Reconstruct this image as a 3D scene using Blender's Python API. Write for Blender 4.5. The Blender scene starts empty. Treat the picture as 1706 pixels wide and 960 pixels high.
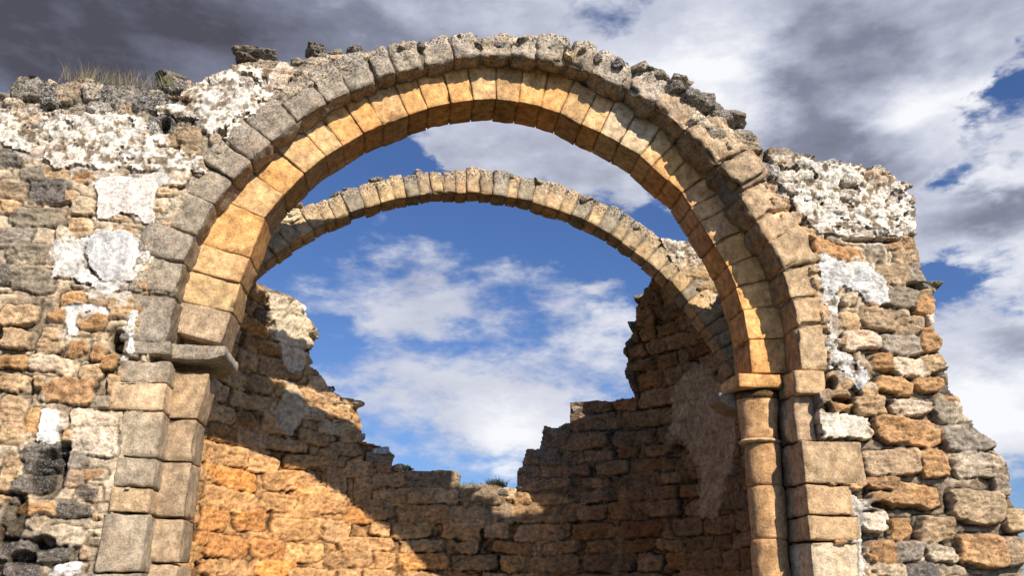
import bpy, math, random
import numpy as np
from mathutils import Vector

scene = bpy.context.scene
COL = scene.collection
R = math.radians
rng = np.random.RandomState(7)
random.seed(7)

# ------------------------------------------------------------------ camera
CAM = np.array([-0.744, -8.005, 1.6])
F, PITCH, YAW, ROLL = 1500.0, math.atan(520 / 1500), 0.109, 0.012
FW = np.array([math.sin(YAW) * math.cos(PITCH), math.cos(YAW) * math.cos(PITCH), math.sin(PITCH)])
RT0 = np.array([math.cos(YAW), -math.sin(YAW), 0.0])
UP0 = np.cross(RT0, FW)
RT = RT0 * math.cos(ROLL) + UP0 * math.sin(ROLL)
UP = -RT0 * math.sin(ROLL) + UP0 * math.cos(ROLL)


def ray(px, py):
    return FW + (px - 853) / F * RT - (py - 480) / F * UP


def at(px, py, y):
    """world point where the measured line of sight crosses the plane y"""
    d = ray(px, py)
    return CAM + d * ((y - CAM[1]) / d[1])


def xz(px, py, y=0.0):
    p = at(px, py, y)
    return (p[0], p[2])


def poly(pts, y=0.0):
    return np.array([xz(a, b, y) for a, b in pts])


cd = bpy.data.cameras.new('camera')
cam = bpy.data.objects.new('camera', cd)
COL.objects.link(cam)
from mathutils import Matrix
m3 = Matrix(((RT[0], UP[0], -FW[0]), (RT[1], UP[1], -FW[1]), (RT[2], UP[2], -FW[2])))
cam.matrix_world = Matrix.Translation(Vector(CAM)) @ m3.to_4x4()
cd.sensor_width = 36
cd.lens = F / 1706 * 36
cd.clip_start = 0.05
cd.clip_end = 20000
scene.camera = cam

# ------------------------------------------------------------------ sun, sky
SUN_AZ, SUN_EL = R(26), R(35.8)      # to the right of the wall's normal, on the camera's side
sdir = np.array([math.sin(SUN_AZ) * math.cos(SUN_EL), -math.cos(SUN_AZ) * math.cos(SUN_EL), math.sin(SUN_EL)])
sl = bpy.data.lights.new('sun', 'SUN')
sl.energy = 5.0
sl.angle = R(0.5)
sl.color = (1.0, 0.93, 0.82)
so = bpy.data.objects.new('sun', sl)
COL.objects.link(so)
so.rotation_euler = Vector(sdir).to_track_quat('Z', 'Y').to_euler()


# ------------------------------------------------------------------ noise
def _hash(i, j, k, seed):
    h = (i.astype(np.uint32) * np.uint32(374761393) + j.astype(np.uint32) * np.uint32(668265263)
         + k.astype(np.uint32) * np.uint32(2147483647) + np.uint32(seed * 974634777 & 0xffffffff))
    h = (h ^ (h >> np.uint32(13))) * np.uint32(1274126177)
    h = h ^ (h >> np.uint32(16))
    h = h * np.uint32(2246822519)
    h = h ^ (h >> np.uint32(15))
    return (h & np.uint32(0xffffff)).astype(np.float64) / float(0xffffff)


def vnoise(P, seed=0):
    """value noise, -1..1, P is (n,3)"""
    with np.errstate(over='ignore'):
        I = np.floor(P).astype(np.int64)
        f = P - I
        f = f * f * f * (f * (f * 6 - 15) + 10)
        x, y, z = I[:, 0], I[:, 1], I[:, 2]
        fx, fy, fz = f[:, 0], f[:, 1], f[:, 2]
        r = 0
        for dx in (0, 1):
            wx = fx if dx else 1 - fx
            for dy in (0, 1):
                wy = fy if dy else 1 - fy
                for dz in (0, 1):
                    wz = fz if dz else 1 - fz
                    r = r + wx * wy * wz * _hash(x + dx, y + dy, z + dz, seed)
    return r * 2 - 1


ROTN = np.array([[0.36, 0.48, -0.8], [-0.8, 0.60, 0.0], [0.48, 0.64, 0.60]])


def fbm(P, freq, octs=4, seed=0, gain=0.5, ridged=False):
    a, s, t = 1.0, 0.0, 0.0
    Q = P * freq
    for o in range(octs):
        n = vnoise(Q, seed + o * 17)
        if ridged:
            n = 1 - 2 * np.abs(n)
        s = s + a * n
        t += a
        a *= gain
        Q = (Q @ ROTN.T) * 2.03 + 3.7
    return s / t


def facets(P, freq, seed=0, ay=1.0):
    """2D cells, each a randomly tilted plane: broken stone faces"""
    Q = P[:, :2] * np.array([freq, freq * ay])
    with np.errstate(over='ignore'):
        I = np.floor(Q).astype(np.int64)
        best = np.full(len(Q), 9.0)
        out = np.zeros(len(Q))
        z = np.zeros(len(Q), np.int64)
        for dx in (-1, 0, 1):
            for dy in (-1, 0, 1):
                ci, cj = I[:, 0] + dx, I[:, 1] + dy
                fx = ci + _hash(ci, cj, z, seed + 1)
                fy = cj + _hash(ci, cj, z, seed + 2)
                d = (Q[:, 0] - fx) ** 2 + (Q[:, 1] - fy) ** 2
                gx = _hash(ci, cj, z, seed + 3) * 2 - 1
                gy = _hash(ci, cj, z, seed + 4) * 2 - 1
                h = (Q[:, 0] - fx) * gx + (Q[:, 1] - fy) * gy + (_hash(ci, cj, z, seed + 5) - 0.5) * 0.8
                w = d < best
                best = np.where(w, d, best)
                out = np.where(w, h, out)
    return out


def sstep(a, b, x):
    t = np.clip((x - a) / (b - a), 0, 1)
    return t * t * (3 - 2 * t)


def inpoly(P, poly_):
    x, y = P[:, 0], P[:, 1]
    r = np.zeros(len(x), bool)
    n = len(poly_)
    j = n - 1
    for i in range(n):
        xi, yi = poly_[i]
        xj, yj = poly_[j]
        if yi != yj:
            c = ((yi > y) != (yj > y)) & (x < (xj - xi) * (y - yi) / (yj - yi) + xi)
            r ^= c
        j = i
    return r


# ------------------------------------------------------------------ materials
def nt(mat):
    mat.use_nodes = True
    t = mat.node_tree
    t.nodes.clear()
    return t, t.nodes.new, t.links.new


def stone_material(name, bump=0.6, speck=1.0, scale=1.0, stain=1.0):
    m = bpy.data.materials.new(name)
    t, N, L = nt(m)
    out = N('ShaderNodeOutputMaterial')
    b = N('ShaderNodeBsdfPrincipled')
    b.inputs['Roughness'].default_value = 0.92
    b.inputs['Specular IOR Level'].default_value = 0.15
    L(b.outputs[0], out.inputs[0])
    at_ = N('ShaderNodeAttribute')
    at_.attribute_name = 'Col'
    g = N('ShaderNodeNewGeometry')

    def noise(sc, det=6, rough=0.6):
        n = N('ShaderNodeTexNoise')
        n.inputs['Scale'].default_value = sc * scale
        n.inputs['Detail'].default_value = det
        n.inputs['Roughness'].default_value = rough
        L(g.outputs['Position'], n.inputs['Vector'])
        return n

    def ramp(src, a, c, lo, hi):
        r = N('ShaderNodeMapRange')
        r.inputs[1].default_value = a
        r.inputs[2].default_value = c
        r.inputs[3].default_value = lo
        r.inputs[4].default_value = hi
        L(src, r.inputs[0])
        return r.outputs[0]

    def mul(a, f):
        mx = N('ShaderNodeMix')
        mx.data_type = 'RGBA'
        mx.blend_type = 'MULTIPLY'
        mx.inputs[0].default_value = 1
        L(a, mx.inputs[6])
        L(f, mx.inputs[7])
        return mx.outputs[2]

    def mixc(a, col, fac):
        mx = N('ShaderNodeMix')
        mx.data_type = 'RGBA'
        L(fac, mx.inputs[0])
        L(a, mx.inputs[6])
        mx.inputs[7].default_value = col
        return mx.outputs[2]

    def math_(op, a, c):
        q = N('ShaderNodeMath')
        q.operation = op
        for k, v in enumerate((a, c)):
            if isinstance(v, (int, float)):
                q.inputs[k].default_value = v
            else:
                L(v, q.inputs[k])
        return q.outputs[0]

    n1 = noise(14, 8, 0.65)
    n2 = noise(60, 6, 0.7)
    n3 = noise(3.1, 5, 0.6)
    c = mul(at_.outputs['Color'], ramp(n1.outputs[0], 0.32, 0.68, 0.72, 1.68))
    c = mul(c, ramp(n2.outputs[0], 0.32, 0.68, 0.70, 1.27))
    n4 = noise(5.5, 6, 0.6)
    c = mul(c, ramp(n4.outputs[0], 0.35, 0.65, 0.80, 1.16))
    c = mul(c, ramp(g.outputs['Pointiness'], 0.41, 0.505, 0.28, 1.22))  # crevice shade put into the colour, raised edges lightened
    # warm iron staining
    st = N('ShaderNodeMix')
    st.data_type = 'RGBA'
    st.blend_type = 'MULTIPLY'
    L(ramp(n3.outputs[0], 0.5, 0.7, 0.0, 0.28 * stain), st.inputs[0])
    L(c, st.inputs[6])
    st.inputs[7].default_value = (1.0, 0.68, 0.42, 1)
    c = st.outputs[2]
    # dark pits everywhere, lichen where the attribute alpha asks for it
    v = N('ShaderNodeTexVoronoi')
    v.inputs['Scale'].default_value = 38 * scale
    v.inputs['Randomness'].default_value = 1
    wn = noise(25, 3, 0.6)
    va = N('ShaderNodeVectorMath')
    va.operation = 'MULTIPLY_ADD'
    L(wn.outputs['Color'], va.inputs[0])
    va.inputs[1].default_value = (0.06, 0.06, 0.06)
    L(g.outputs['Position'], va.inputs[2])
    L(va.outputs[0], v.inputs['Vector'])
    pits = ramp(v.outputs['Distance'], 0.10, 0.22, 1.0, 0.0)
    pn = noise(8, 3, 0.6)
    pits = math_('MULTIPLY', pits, ramp(pn.outputs[0], 0.45, 0.62, 0.0, 0.75 * speck))
    c = mixc(c, (0.035, 0.026, 0.018, 1), pits)
    l1 = noise(42, 6, 0.7)
    l2 = noise(58, 6, 0.7)
    l2.inputs['Distortion'].default_value = 0.4
    ld = math_('MULTIPLY', ramp(l1.outputs[0], 0.49, 0.56, 0.0, 1.0), at_.outputs['Alpha'])
    c = mixc(c, (0.030, 0.027, 0.024, 1), math_('MULTIPLY', ld, 0.95))
    lw = math_('MULTIPLY', ramp(l2.outputs[0], 0.54, 0.59, 0.0, 1.0), at_.outputs['Alpha'])
    c = mixc(c, (0.72, 0.68, 0.60, 1), math_('MULTIPLY', lw, 0.95))
    L(c, b.inputs['Base Color'])
    # bump
    h = math_('ADD', math_('MULTIPLY', n1.outputs[0], 1.0), math_('MULTIPLY', n2.outputs[0], 0.7))
    h = math_('SUBTRACT', h, math_('MULTIPLY', pits, 0.6))
    bp = N('ShaderNodeBump')
    bp.inputs['Strength'].default_value = bump
    bp.inputs['Distance'].default_value = 0.035
    L(h, bp.inputs['Height'])
    L(bp.outputs[0], b.inputs['Normal'])
    return m


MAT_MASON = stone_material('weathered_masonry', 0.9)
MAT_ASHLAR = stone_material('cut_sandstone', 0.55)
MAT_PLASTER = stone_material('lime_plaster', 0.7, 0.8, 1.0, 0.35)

# linear base colours
PAL = {
    'G': (0.35, 0.28, 0.20), 'D': (0.21, 0.172, 0.135), 'T': (0.56, 0.375, 0.21),
    'O': (0.52, 0.295, 0.135), 'P': (0.70, 0.545, 0.37), 'W': (0.80, 0.74, 0.65),
    'Y': (0.72, 0.385, 0.145), 'B': (0.47, 0.33, 0.20), 'M': (0.68, 0.52, 0.345),
}


def col(c, var=0.12):
    a = np.array(PAL[c]) if isinstance(c, str) else np.array(c)
    k = 1 + rng.uniform(-var, var)
    w = 1 + rng.uniform(-var, var) * 0.35
    return a * k * np.array([1, 1, w])


# ------------------------------------------------------------------ object helpers
def tag(o, label=None, cat=None, group=None, kind=None):
    if label:
        o['label'] = label
    if cat:
        o['category'] = cat
    if group:
        o['group'] = group
    if kind:
        o['kind'] = kind
    return o


def thing(name, label, cat, loc=(0, 0, 0), group=None):
    o = bpy.data.objects.new(name, None)
    COL.objects.link(o)
    o.location = loc
    o.empty_display_size = 0.3
    o['kind'] = 'thing'
    return tag(o, label, cat, group)


def mesh_obj(name, V, Fc, mat, parent=None, colors=None, smooth=True):
    """V (n,3) array in world space; Fc (m,4)/(m,3) array or list of them"""
    me = bpy.data.meshes.new(name)
    if not isinstance(Fc, list):
        Fc = [Fc]
    Fc = [np.asarray(f) for f in Fc if len(f)]
    n = sum(len(f) for f in Fc)
    loops = np.concatenate([f.reshape(-1) for f in Fc]).astype(np.int32)
    tot = np.concatenate([np.full(len(f), f.shape[1], np.int32) for f in Fc])
    start = np.concatenate([[0], np.cumsum(tot)[:-1]]).astype(np.int32)
    base = np.array(parent.location) if parent is not None and parent.type == 'EMPTY' else np.zeros(3)
    if parent is not None and parent.parent is not None:
        base = base + np.array(parent.parent.location)
    me.vertices.add(len(V))
    me.vertices.foreach_set('co', (np.asarray(V) - base).astype(np.float32).reshape(-1))
    me.loops.add(len(loops))
    me.loops.foreach_set('vertex_index', loops)
    me.polygons.add(n)
    me.polygons.foreach_set('loop_start', start)
    me.polygons.foreach_set('loop_total', tot)
    me.polygons.foreach_set('use_smooth', np.full(n, smooth))
    me.update(calc_edges=True)
    if colors is not None:
        a = me.color_attributes.new('Col', 'FLOAT_COLOR', 'POINT')
        a.data.foreach_set('color', np.asarray(colors, dtype=np.float32).reshape(-1))
    me.materials.append(mat)
    me.validate()
    o = bpy.data.objects.new(name, me)
    COL.objects.link(o)
    if parent is not None:
        o.parent = parent
    return o


# rounded, worn block from a hexahedron (8 corners: front 4 ccw, back 4 ccw)
_lat = {}


def lattice(nx, ny, nz):
    key = (nx, ny, nz)
    if key in _lat:
        return _lat[key]

    def ticks(n):
        t = np.linspace(-1, 1, n + 1)
        e = 0.6 / (n + 1)
        return np.sort(np.concatenate([t, [-1 + e, 1 - e]]))
    tx, ty, tz = ticks(nx), ticks(ny), ticks(nz)
    idx = {}
    V = []
    Fq = []

    def vid(i, j, k):
        q = (i, j, k)
        if q not in idx:
            idx[q] = len(V)
            V.append((tx[i], ty[j], tz[k]))
        return idx[q]
    X, Y, Z = len(tx) - 1, len(ty) - 1, len(tz) - 1
    for j in range(Y):
        for k in range(Z):
            Fq.append((vid(0, j, k), vid(0, j, k + 1), vid(0, j + 1, k + 1), vid(0, j + 1, k)))
            Fq.append((vid(X, j, k), vid(X, j + 1, k), vid(X, j + 1, k + 1), vid(X, j, k + 1)))
    for i in range(X):
        for k in range(Z):
            Fq.append((vid(i, 0, k), vid(i + 1, 0, k), vid(i + 1, 0, k + 1), vid(i, 0, k + 1)))
            Fq.append((vid(i, Y, k), vid(i, Y, k + 1), vid(i + 1, Y, k + 1), vid(i + 1, Y, k)))
    for i in range(X):
        for j in range(Y):
            Fq.append((vid(i, j, 0), vid(i, j + 1, 0), vid(i + 1, j + 1, 0), vid(i + 1, j, 0)))
            Fq.append((vid(i, j, Z), vid(i + 1, j, Z), vid(i + 1, j + 1, Z), vid(i, j + 1, Z)))
    _lat[key] = (np.array(V), np.array(Fq))
    return _lat[key]


def block(name, C, color, parent, mat=None, rnd=0.018, rough=0.008, lump=0.02, lichen=0.0, erode_top=0.0,
          seed=None, cell=0.035, lichen_fn=None, gap=0.003, label=None, soffit_shade=0.0):
    """C: 8x3 corners, index bit0=u bit1=v bit2=w (w: front 0 -> back 1)"""
    C = np.asarray(C, float)
    seed = rng.randint(1, 99999) if seed is None else seed
    su = np.linalg.norm(C[1] - C[0] + C[3] - C[2]) / 2
    sv = np.linalg.norm(C[2] - C[0] + C[3] - C[1]) / 2
    sw = np.linalg.norm(C[4] - C[0] + C[7] - C[3]) / 2
    n = [int(np.clip(round(s / cell), 3, 26)) for s in (su, sv, sw)]
    P, Fq = lattice(*n)
    hs = np.maximum(np.array([su, sv, sw]) / 2 - gap, 0.01)
    r = min(rnd, hs.min() * 0.7)
    q = P * hs
    inner = hs - r
    c = np.clip(q, -inner, inner)
    d = q - c
    ln = np.linalg.norm(d, axis=1, keepdims=True)
    nrm = d / np.maximum(ln, 1e-9)
    q = c + nrm * r
    wp = q + np.array([seed * 1.37 % 50, seed * 0.73 % 50, seed * 0.31 % 50])
    edge = (np.sum(np.abs(P) > 0.82, axis=1) >= 2).astype(float)
    nz = lump * fbm(wp, 3.5, 2, 3) + rough * fbm(wp, 14, 4, 11, 0.6)
    chip = np.clip(fbm(wp, 6, 2, 23) - 0.1, 0, 1) * edge * rnd * 2.2
    # shallow tooling hollows
    q = q + nrm * (nz - chip)[:, None]
    if erode_top:
        tp = sstep(0.2, 1.0, P[:, 1])
        q[:, 1] -= tp * erode_top * (0.5 + 0.5 * fbm(wp, 7, 3, 31)) * 1.6
    u = q / np.array([su, sv, sw]) + 0.5
    a, b, w = u[:, :1], u[:, 1:2], u[:, 2:3]
    W = ((C[0] * (1 - a) + C[1] * a) * (1 - b) + (C[2] * (1 - a) + C[3] * a) * b) * (1 - w) + \
        ((C[4] * (1 - a) + C[5] * a) * (1 - b) + (C[6] * (1 - a) + C[7] * a) * b) * w
    cc = np.ones((len(W), 4))
    tone = 1 + 0.22 * fbm(wp, 5, 3, 41)
    cc[:, :3] = np.asarray(color) * tone[:, None]
    edgedark = 1 - 0.35 * edge * np.clip(0.5 + fbm(wp, 9, 2, 5), 0, 1)
    cc[:, :3] *= edgedark[:, None]
    if soffit_shade:
        cc[:, :3] *= np.where(P[:, 1:2] < -0.97, np.array([[soffit_shade, soffit_shade * 0.93, soffit_shade * 0.84]]), 1.0)  # underside shade put into the colour, plus a browner stone tone
    if lichen_fn is not None:
        cc[:, 3] = lichen_fn(W, P)
    else:
        cc[:, 3] = lichen
    # orientation check
    det = np.dot(np.cross(C[1] - C[0], C[2] - C[0]), C[4] - C[0])
    if det < 0:
        Fq = Fq[:, ::-1]
    return mesh_obj(name, W, Fq, mat or MAT_ASHLAR, parent, cc)


def boxc(x0, x1, z0, z1, y0, y1, jit=0.0):
    C = np.array([[x, y, z] for y in (y0, y1) for z in (z0, z1) for x in (x0, x1)], float)
    if jit:
        C += rng.uniform(-jit, jit, C.shape)
    return C


_ico = {}


def ico(sub):
    if sub not in _ico:
        import bmesh
        bm = bmesh.new()
        bmesh.ops.create_icosphere(bm, subdivisions=sub, radius=1)
        V = np.array([v.co[:] for v in bm.verts])
        Fq = np.array([[v.index for v in f.verts] for f in bm.faces])
        bm.free()
        _ico[sub] = (V, Fq)
    return _ico[sub]


def rock(name, p, size, color, parent=None, lichen=0.5, sub=4, rot=None, boxy=0.7, mat=None, tilt=0.3, rag=0.10):
    V, Fq = ico(sub)
    s = rng.randint(1, 9999)
    k = np.max(np.abs(V), axis=1, keepdims=True)
    W = V * (1 - boxy) + V / k * 0.85 * boxy
    o = np.array([s * 0.37 % 40, s * 0.11 % 40, s * 0.71 % 40])
    W = W * (1 + 0.25 * fbm(V + o, 1.4, 2, 1))[:, None]
    for _ in range(14):
        nn_ = rng.normal(size=3)
        nn_ /= np.linalg.norm(nn_)
        dd_ = np.clip(W @ nn_ - rng.uniform(0.55, 0.85), 0, None)
        W = W - dd_[:, None] * nn_ * 0.93
    W = W * (1 + rag * fbm(V + o, 3.0, 5, 9, 0.6, True))[:, None]
    W = W + 0.040 * np.stack([fbm(V + o + 9 * i, 5, 3, 4 + i) for i in range(3)], 1)
    W = W * np.asarray(size)
    a = rng.uniform(-0.5, 0.5) if rot is None else rot
    b = rng.uniform(-tilt, tilt)
    Rz = np.array([[math.cos(a), -math.sin(a), 0], [math.sin(a), math.cos(a), 0], [0, 0, 1]])
    Ry = np.array([[math.cos(b), 0, math.sin(b)], [0, 1, 0], [-math.sin(b), 0, math.cos(b)]])
    W = W @ Ry.T @ Rz.T
    cc = np.ones((len(W), 4))
    tone = 1 + 0.35 * fbm(W + o, 9, 3, 2)
    cc[:, :3] = np.asarray(color) * tone[:, None]
    cc[:, 3] = lichen
    if parent is None:
        ob = mesh_obj(name, W, Fq, mat or MAT_MASON, None, cc)
        ob.location = p
        return ob
    return mesh_obj(name, W + np.asarray(p), Fq, mat or MAT_MASON, parent, cc)


# ------------------------------------------------------------------ masonry relief
def course_fill(u0, u1, v0, v1, h=(0.12, 0.24), l=(0.18, 0.5), pal='TTOGBP', p=4.0, gap=0.012, wob=0.02, hvar=0.0):
    out = []
    v = v0
    while v < v1:
        hh = rng.uniform(*h)
        u = u0 - rng.uniform(0, 0.4)
        while u < u1:
            ll = rng.uniform(*l)
            k = 1.0
            cv = v + hh / 2 + rng.uniform(-wob, wob)
            hv = hh / 2 - gap + rng.uniform(-hvar, hvar)
            out.append((u + ll / 2, cv, max(ll / 2 - gap, 0.03), max(hv, 0.03), col(pal[rng.randint(len(pal))], 0.22), p, rng.uniform(-1, 1)))
            u += ll
        v += hh
    return out


def relief(name, parent, surf, u0, u1, v0, v1, res, mask, stones, fill, patches, depth=0.05, recess=0.03,
           thick=0.6, mortar='M', joint=0.5, warp=0.025, rough=0.012, lichen_fn=None, tone_fn=None, hole=None,
           masonry_name='masonry', edge_noise=0.03, lump=0.03, offa=0.8, sink=None):
    """build a wall skin; surf(U,V)->(P,N).  patches: (name, polygon(u,v), colour, raise, label, roughness)"""
    nu, nv = int((u1 - u0) / res) + 1, int((v1 - v0) / res) + 1
    us, vs = np.linspace(u0, u1, nu), np.linspace(v0, v1, nv)
    U, V = np.meshgrid(us, vs, indexing='ij')
    U, V = U.ravel(), V.ravel()
    P3 = np.stack([U, V, np.zeros_like(U)], 1)
    off = np.array([parent.location[0] * 3.1 + 11, 5, 2])
    N3 = P3 + off
    WU = U + warp * fbm(N3, 2.6, 3, 1) + 0.006 * fbm(N3, 16, 2, 8)
    WV = V + warp * fbm(N3, 2.3, 3, 2) + 0.006 * fbm(N3, 15, 2, 9)
    best = np.full(U.shape, 9.0)
    sid = np.full(U.shape, -1)
    ehalf = np.ones(U.shape)
    allst = []
    G_u0, G_v0 = u0, v0

    def stamp(st, pen):
        nonlocal best, sid
        cu, cv, hu, hv, c, p, off_ = st
        k = len(allst)
        allst.append(st)
        i0 = max(int((cu - hu * 1.5 - 0.05 - u0) / (us[1] - us[0])), 0)
        i1 = min(int((cu + hu * 1.5 + 0.05 - u0) / (us[1] - us[0])) + 2, nu)
        j0 = max(int((cv - hv * 1.5 - 0.05 - v0) / (vs[1] - vs[0])), 0)
        j1 = min(int((cv + hv * 1.5 + 0.05 - v0) / (vs[1] - vs[0])) + 2, nv)
        if i1 <= i0 or j1 <= j0:
            return
        I = (np.arange(i0, i1)[:, None] * nv + np.arange(j0, j1)[None, :]).ravel()
        an = rng.uniform(-0.09, 0.09)
        x_, y_ = WU[I] - cu, WV[I] - cv
        x_, y_ = x_ + y_ * rng.uniform(-0.18, 0.18), y_ + x_ * an
        du, dv = np.abs(x_) / (hu * 1.07), np.abs(y_) / (hv * 1.10)
        p = p + 1.6
        d = (du ** p + dv ** p) ** (1 / p)
        m = min(hu, hv)
        e = (1 - d) * m * 1.15 - pen            # metres inside the edge
        b = -e
        w = b < best[I]
        J = I[w]
        best[J] = b[w]
        sid[J] = k

    taken = np.zeros(U.shape, bool)
    for st in stones:
        stamp(st, 0.0)
    for st in fill:
        # skip fill stones whose middle is already covered
        i = int(round((st[0] - u0) / (us[1] - us[0])))
        j = int(round((st[1] - v0) / (vs[1] - vs[0])))
        if 0 <= i < nu and 0 <= j < nv and best[i * nv + j] < 0.02 and sid[i * nv + j] < len(stones) and sid[i * nv + j] >= 0:
            continue
        stamp(st, 0.012)
    e = -best + 0.030 * fbm(N3, 6.0, 5, 41, 0.6) + 0.007 * fbm(N3, 30, 2, 42)
    S = np.array([list(s[4]) + [s[6], s[0], s[1]] for s in allst] + [[0, 0, 0, 0, 0, 0]])
    inside = sstep(-0.006, 0.009, e - 0.035 * sstep(0.0, 0.5, fbm(N3, 4, 4, 43)))
    sc = S[sid, :3]
    offs = S[sid, 3]
    # stone face: pillow + offset + tilt + pocked surface
    rid = (sid % 97) * 1.7
    NS = N3 + np.stack([rid, rid * 0.37, rid * 0.11], 1)
    pillow = depth * (1 - np.exp(-np.clip(e, 0, 1) / 0.007))
    facen = lump * fbm(NS, 4.5, 3, 5) + rough * fbm(NS, 17, 4, 6, 0.62) + 0.026 * fbm(NS * np.array([0.7, 2.3, 1]), 6, 5, 7, 0.58, True)
    NF = NS + 0.03 * np.stack([fbm(N3, 9, 3, 301), fbm(N3, 9, 3, 302), 0 * U], 1)
    facen = facen * 0.75 + 0.016 * facets(NF, 9, 5, 1.5) + 0.008 * facets(NF, 21, 9, 1.4)
    tilt = (U - S[sid, 4]) * offs * 0.12 + (V - S[sid, 5]) * np.sin(rid) * 0.16
    hs_ = pillow + facen + (np.clip(tilt, -0.04, 0.04) + offs * 0.018) * offa
    jn = fbm(N3, 1.9, 3, 77)
    deep = sstep(joint - 0.45, joint + 0.1, jn * 0.5 + 0.5 + 0.25 * fbm(N3, 9, 2, 78))
    crack = np.exp(-((e + 0.002) / 0.008) ** 2) * sstep(-0.5, 0.05, fbm(N3, 3.1, 3, 79))
    mort = (depth * 0.85) - recess * deep * 1.6 + 0.010 * fbm(N3, 14, 4, 12) - crack * 0.022
    H = mort * (1 - inside) + hs_ * inside
    mc = np.array(PAL[mortar])
    mort_c = mc * (1 + 0.25 * fbm(N3, 7, 4, 14))[:, None] * (1 - 0.6 * deep)[:, None]
    tone = 1 + 0.25 * fbm(NS, 4.5, 4, 15) + 0.1 * fbm(N3, 25, 2, 16)
    stc = sc * tone[:, None]
    Cc = mort_c * (1 - inside)[:, None] + stc * inside[:, None]
    Cc *= (1 - 0.75 * crack * (0.4 + 0.6 * deep))[:, None]
    # broad orange / grey drift
    dr = fbm(N3, 0.9, 3, 19)
    Cc *= (1 + np.stack([0.08 * dr, -0.0 * dr, -0.12 * dr], 1))
    lich = np.zeros(U.shape)
    if lichen_fn is not None:
        lich = lichen_fn(U, V, N3, sid, S, inside)
    # plaster
    reg = np.zeros(U.shape, int)
    for pi, (pn, pg, pc, rz, plabel, prough) in enumerate(patches):
        jit = np.stack([0.26 * fbm(N3, 3.5, 6, 151 + pi, 0.7), 0.26 * fbm(N3, 3.5, 6, 161 + pi, 0.7)], 1)
        q = inpoly(np.stack([U, V], 1) + jit, pg)
        Cc[q] = Cc[q] * 0.35 + np.array((0.70, 0.62, 0.52)) * 0.65
        H[q] = H[q] * 0.7 + 0.012
    for pi, (pn, pg, pc, rz, plabel, prough) in enumerate(patches):
        jit = np.stack([0.09 * fbm(N3, 5, 6, 51 + pi, 0.65), 0.09 * fbm(N3, 5, 6, 61 + pi, 0.65)], 1) * (1.0 if prough > 0.008 else 0.35)
        q = inpoly(np.stack([U, V], 1) + jit, pg)
        if prough > 0.015:
            q &= fbm(N3, 5, 5, 71 + pi, 0.6) < 0.26
        reg[q] = pi + 1
    for pi, (pn, pg, pc, rz, plabel, prough) in enumerate(patches):
        q = reg == pi + 1
        if not q.any():
            continue
        Q = N3[q]
        n1 = fbm(Q, 13, 5, 81 + pi, 0.65)
        n0 = fbm(Q, 3, 3, 83 + pi)
        n2 = fbm(Q, 30, 3, 85 + pi, 0.6, True)
        H[q] = H[q] * (0.3 if prough > 0.008 else 0.06) + rz * 0.55 + prough * (1.1 * n1 + 0.5 * n2) + 0.012 * n0
        base = np.array(PAL[pc]) if isinstance(pc, str) else np.array(pc)
        k = 1 + 0.16 * n1 + 0.10 * n0
        cq = base * k[:, None]
        if prough > 0.015:
            dk = sstep(0.12, 0.30, -n1 + 0.25 * n2 + 0.25 * fbm(Q, 28, 2, 88))
            cq = cq * (1 - 0.62 * dk)[:, None] * (1 - dk[:, None] * np.array([0, 0.18, 0.36]))
            wm = sstep(0.1, 0.55, fbm(Q, 2.2, 3, 90 + pi))
            cq = cq * (1 - wm[:, None] * np.array([0.25, 0.38, 0.5]))
            lich[q] = 0.25
        Cc[q] = cq
    if hole is not None:
        for (cu, cv, hu, hv, dep) in hole:
            d = np.sqrt(((WU - cu) / hu) ** 2 + ((WV - cv) / hv) ** 2)
            k = 1 - sstep(0.6, 1.0, d)
            H -= dep * k
            Cc *= (1 - 0.7 * k)[:, None]
    if tone_fn is not None:
        Cc = tone_fn(Cc, U, V, N3)
    if sink is not None:
        for pg in sink:
            q = inpoly(np.stack([U, V], 1), pg)
            H[q] = np.minimum(H[q] * 0.3, 0.01) - 0.05
    H += 0.0025 * fbm(N3, 55, 2, 99)
    PP, NN = surf(U, V)
    W = PP + NN * H[:, None]
    # jitter outline
    ju = edge_noise * fbm(N3, 7, 4, 31)
    jv = edge_noise * fbm(N3, 7, 4, 32)
    Mv = mask(U + ju, V + jv).reshape(nu, nv)
    Mf = Mv[:-1, :-1] & Mv[1:, :-1] & Mv[:-1, 1:] & Mv[1:, 1:]
    ii, jj = np.nonzero(Mf)
    a = ii * nv + jj
    quads = np.stack([a, a + nv, a + nv + 1, a + 1], 1)
    fr = reg[a]
    colors = np.concatenate([np.clip(Cc, 0.005, 0.9), np.clip(lich, 0, 1)[:, None]], 1)

    # rim: boundary edges pushed back through the thickness in ragged steps
    Mp = np.zeros((nu + 1, nv + 1), bool)
    Mp[1:nu, 1:nv] = Mf
    bed = []
    e1 = np.nonzero(Mp[1:, 1:nv] != Mp[:-1, 1:nv])      # vertical edges at column i
    for i, j in zip(*e1):
        A, B = i * nv + j, i * nv + j + 1
        bed.append((A, B) if not Mp[i + 1, j + 1] else (B, A))
    e2 = np.nonzero(Mp[1:nu, 1:] != Mp[1:nu, :-1])
    for i, j in zip(*e2):
        A, B = i * nv + j, (i + 1) * nv + j
        bed.append((B, A) if not Mp[i + 1, j + 1] else (A, B))
    bed = np.array(bed)
    bv, inv = np.unique(bed.ravel(), return_inverse=True)
    be = inv.reshape(-1, 2)
    nb = len(bv)
    steps = 9
    rings_ = [W[bv]]
    rc = [colors[bv]]
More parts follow.
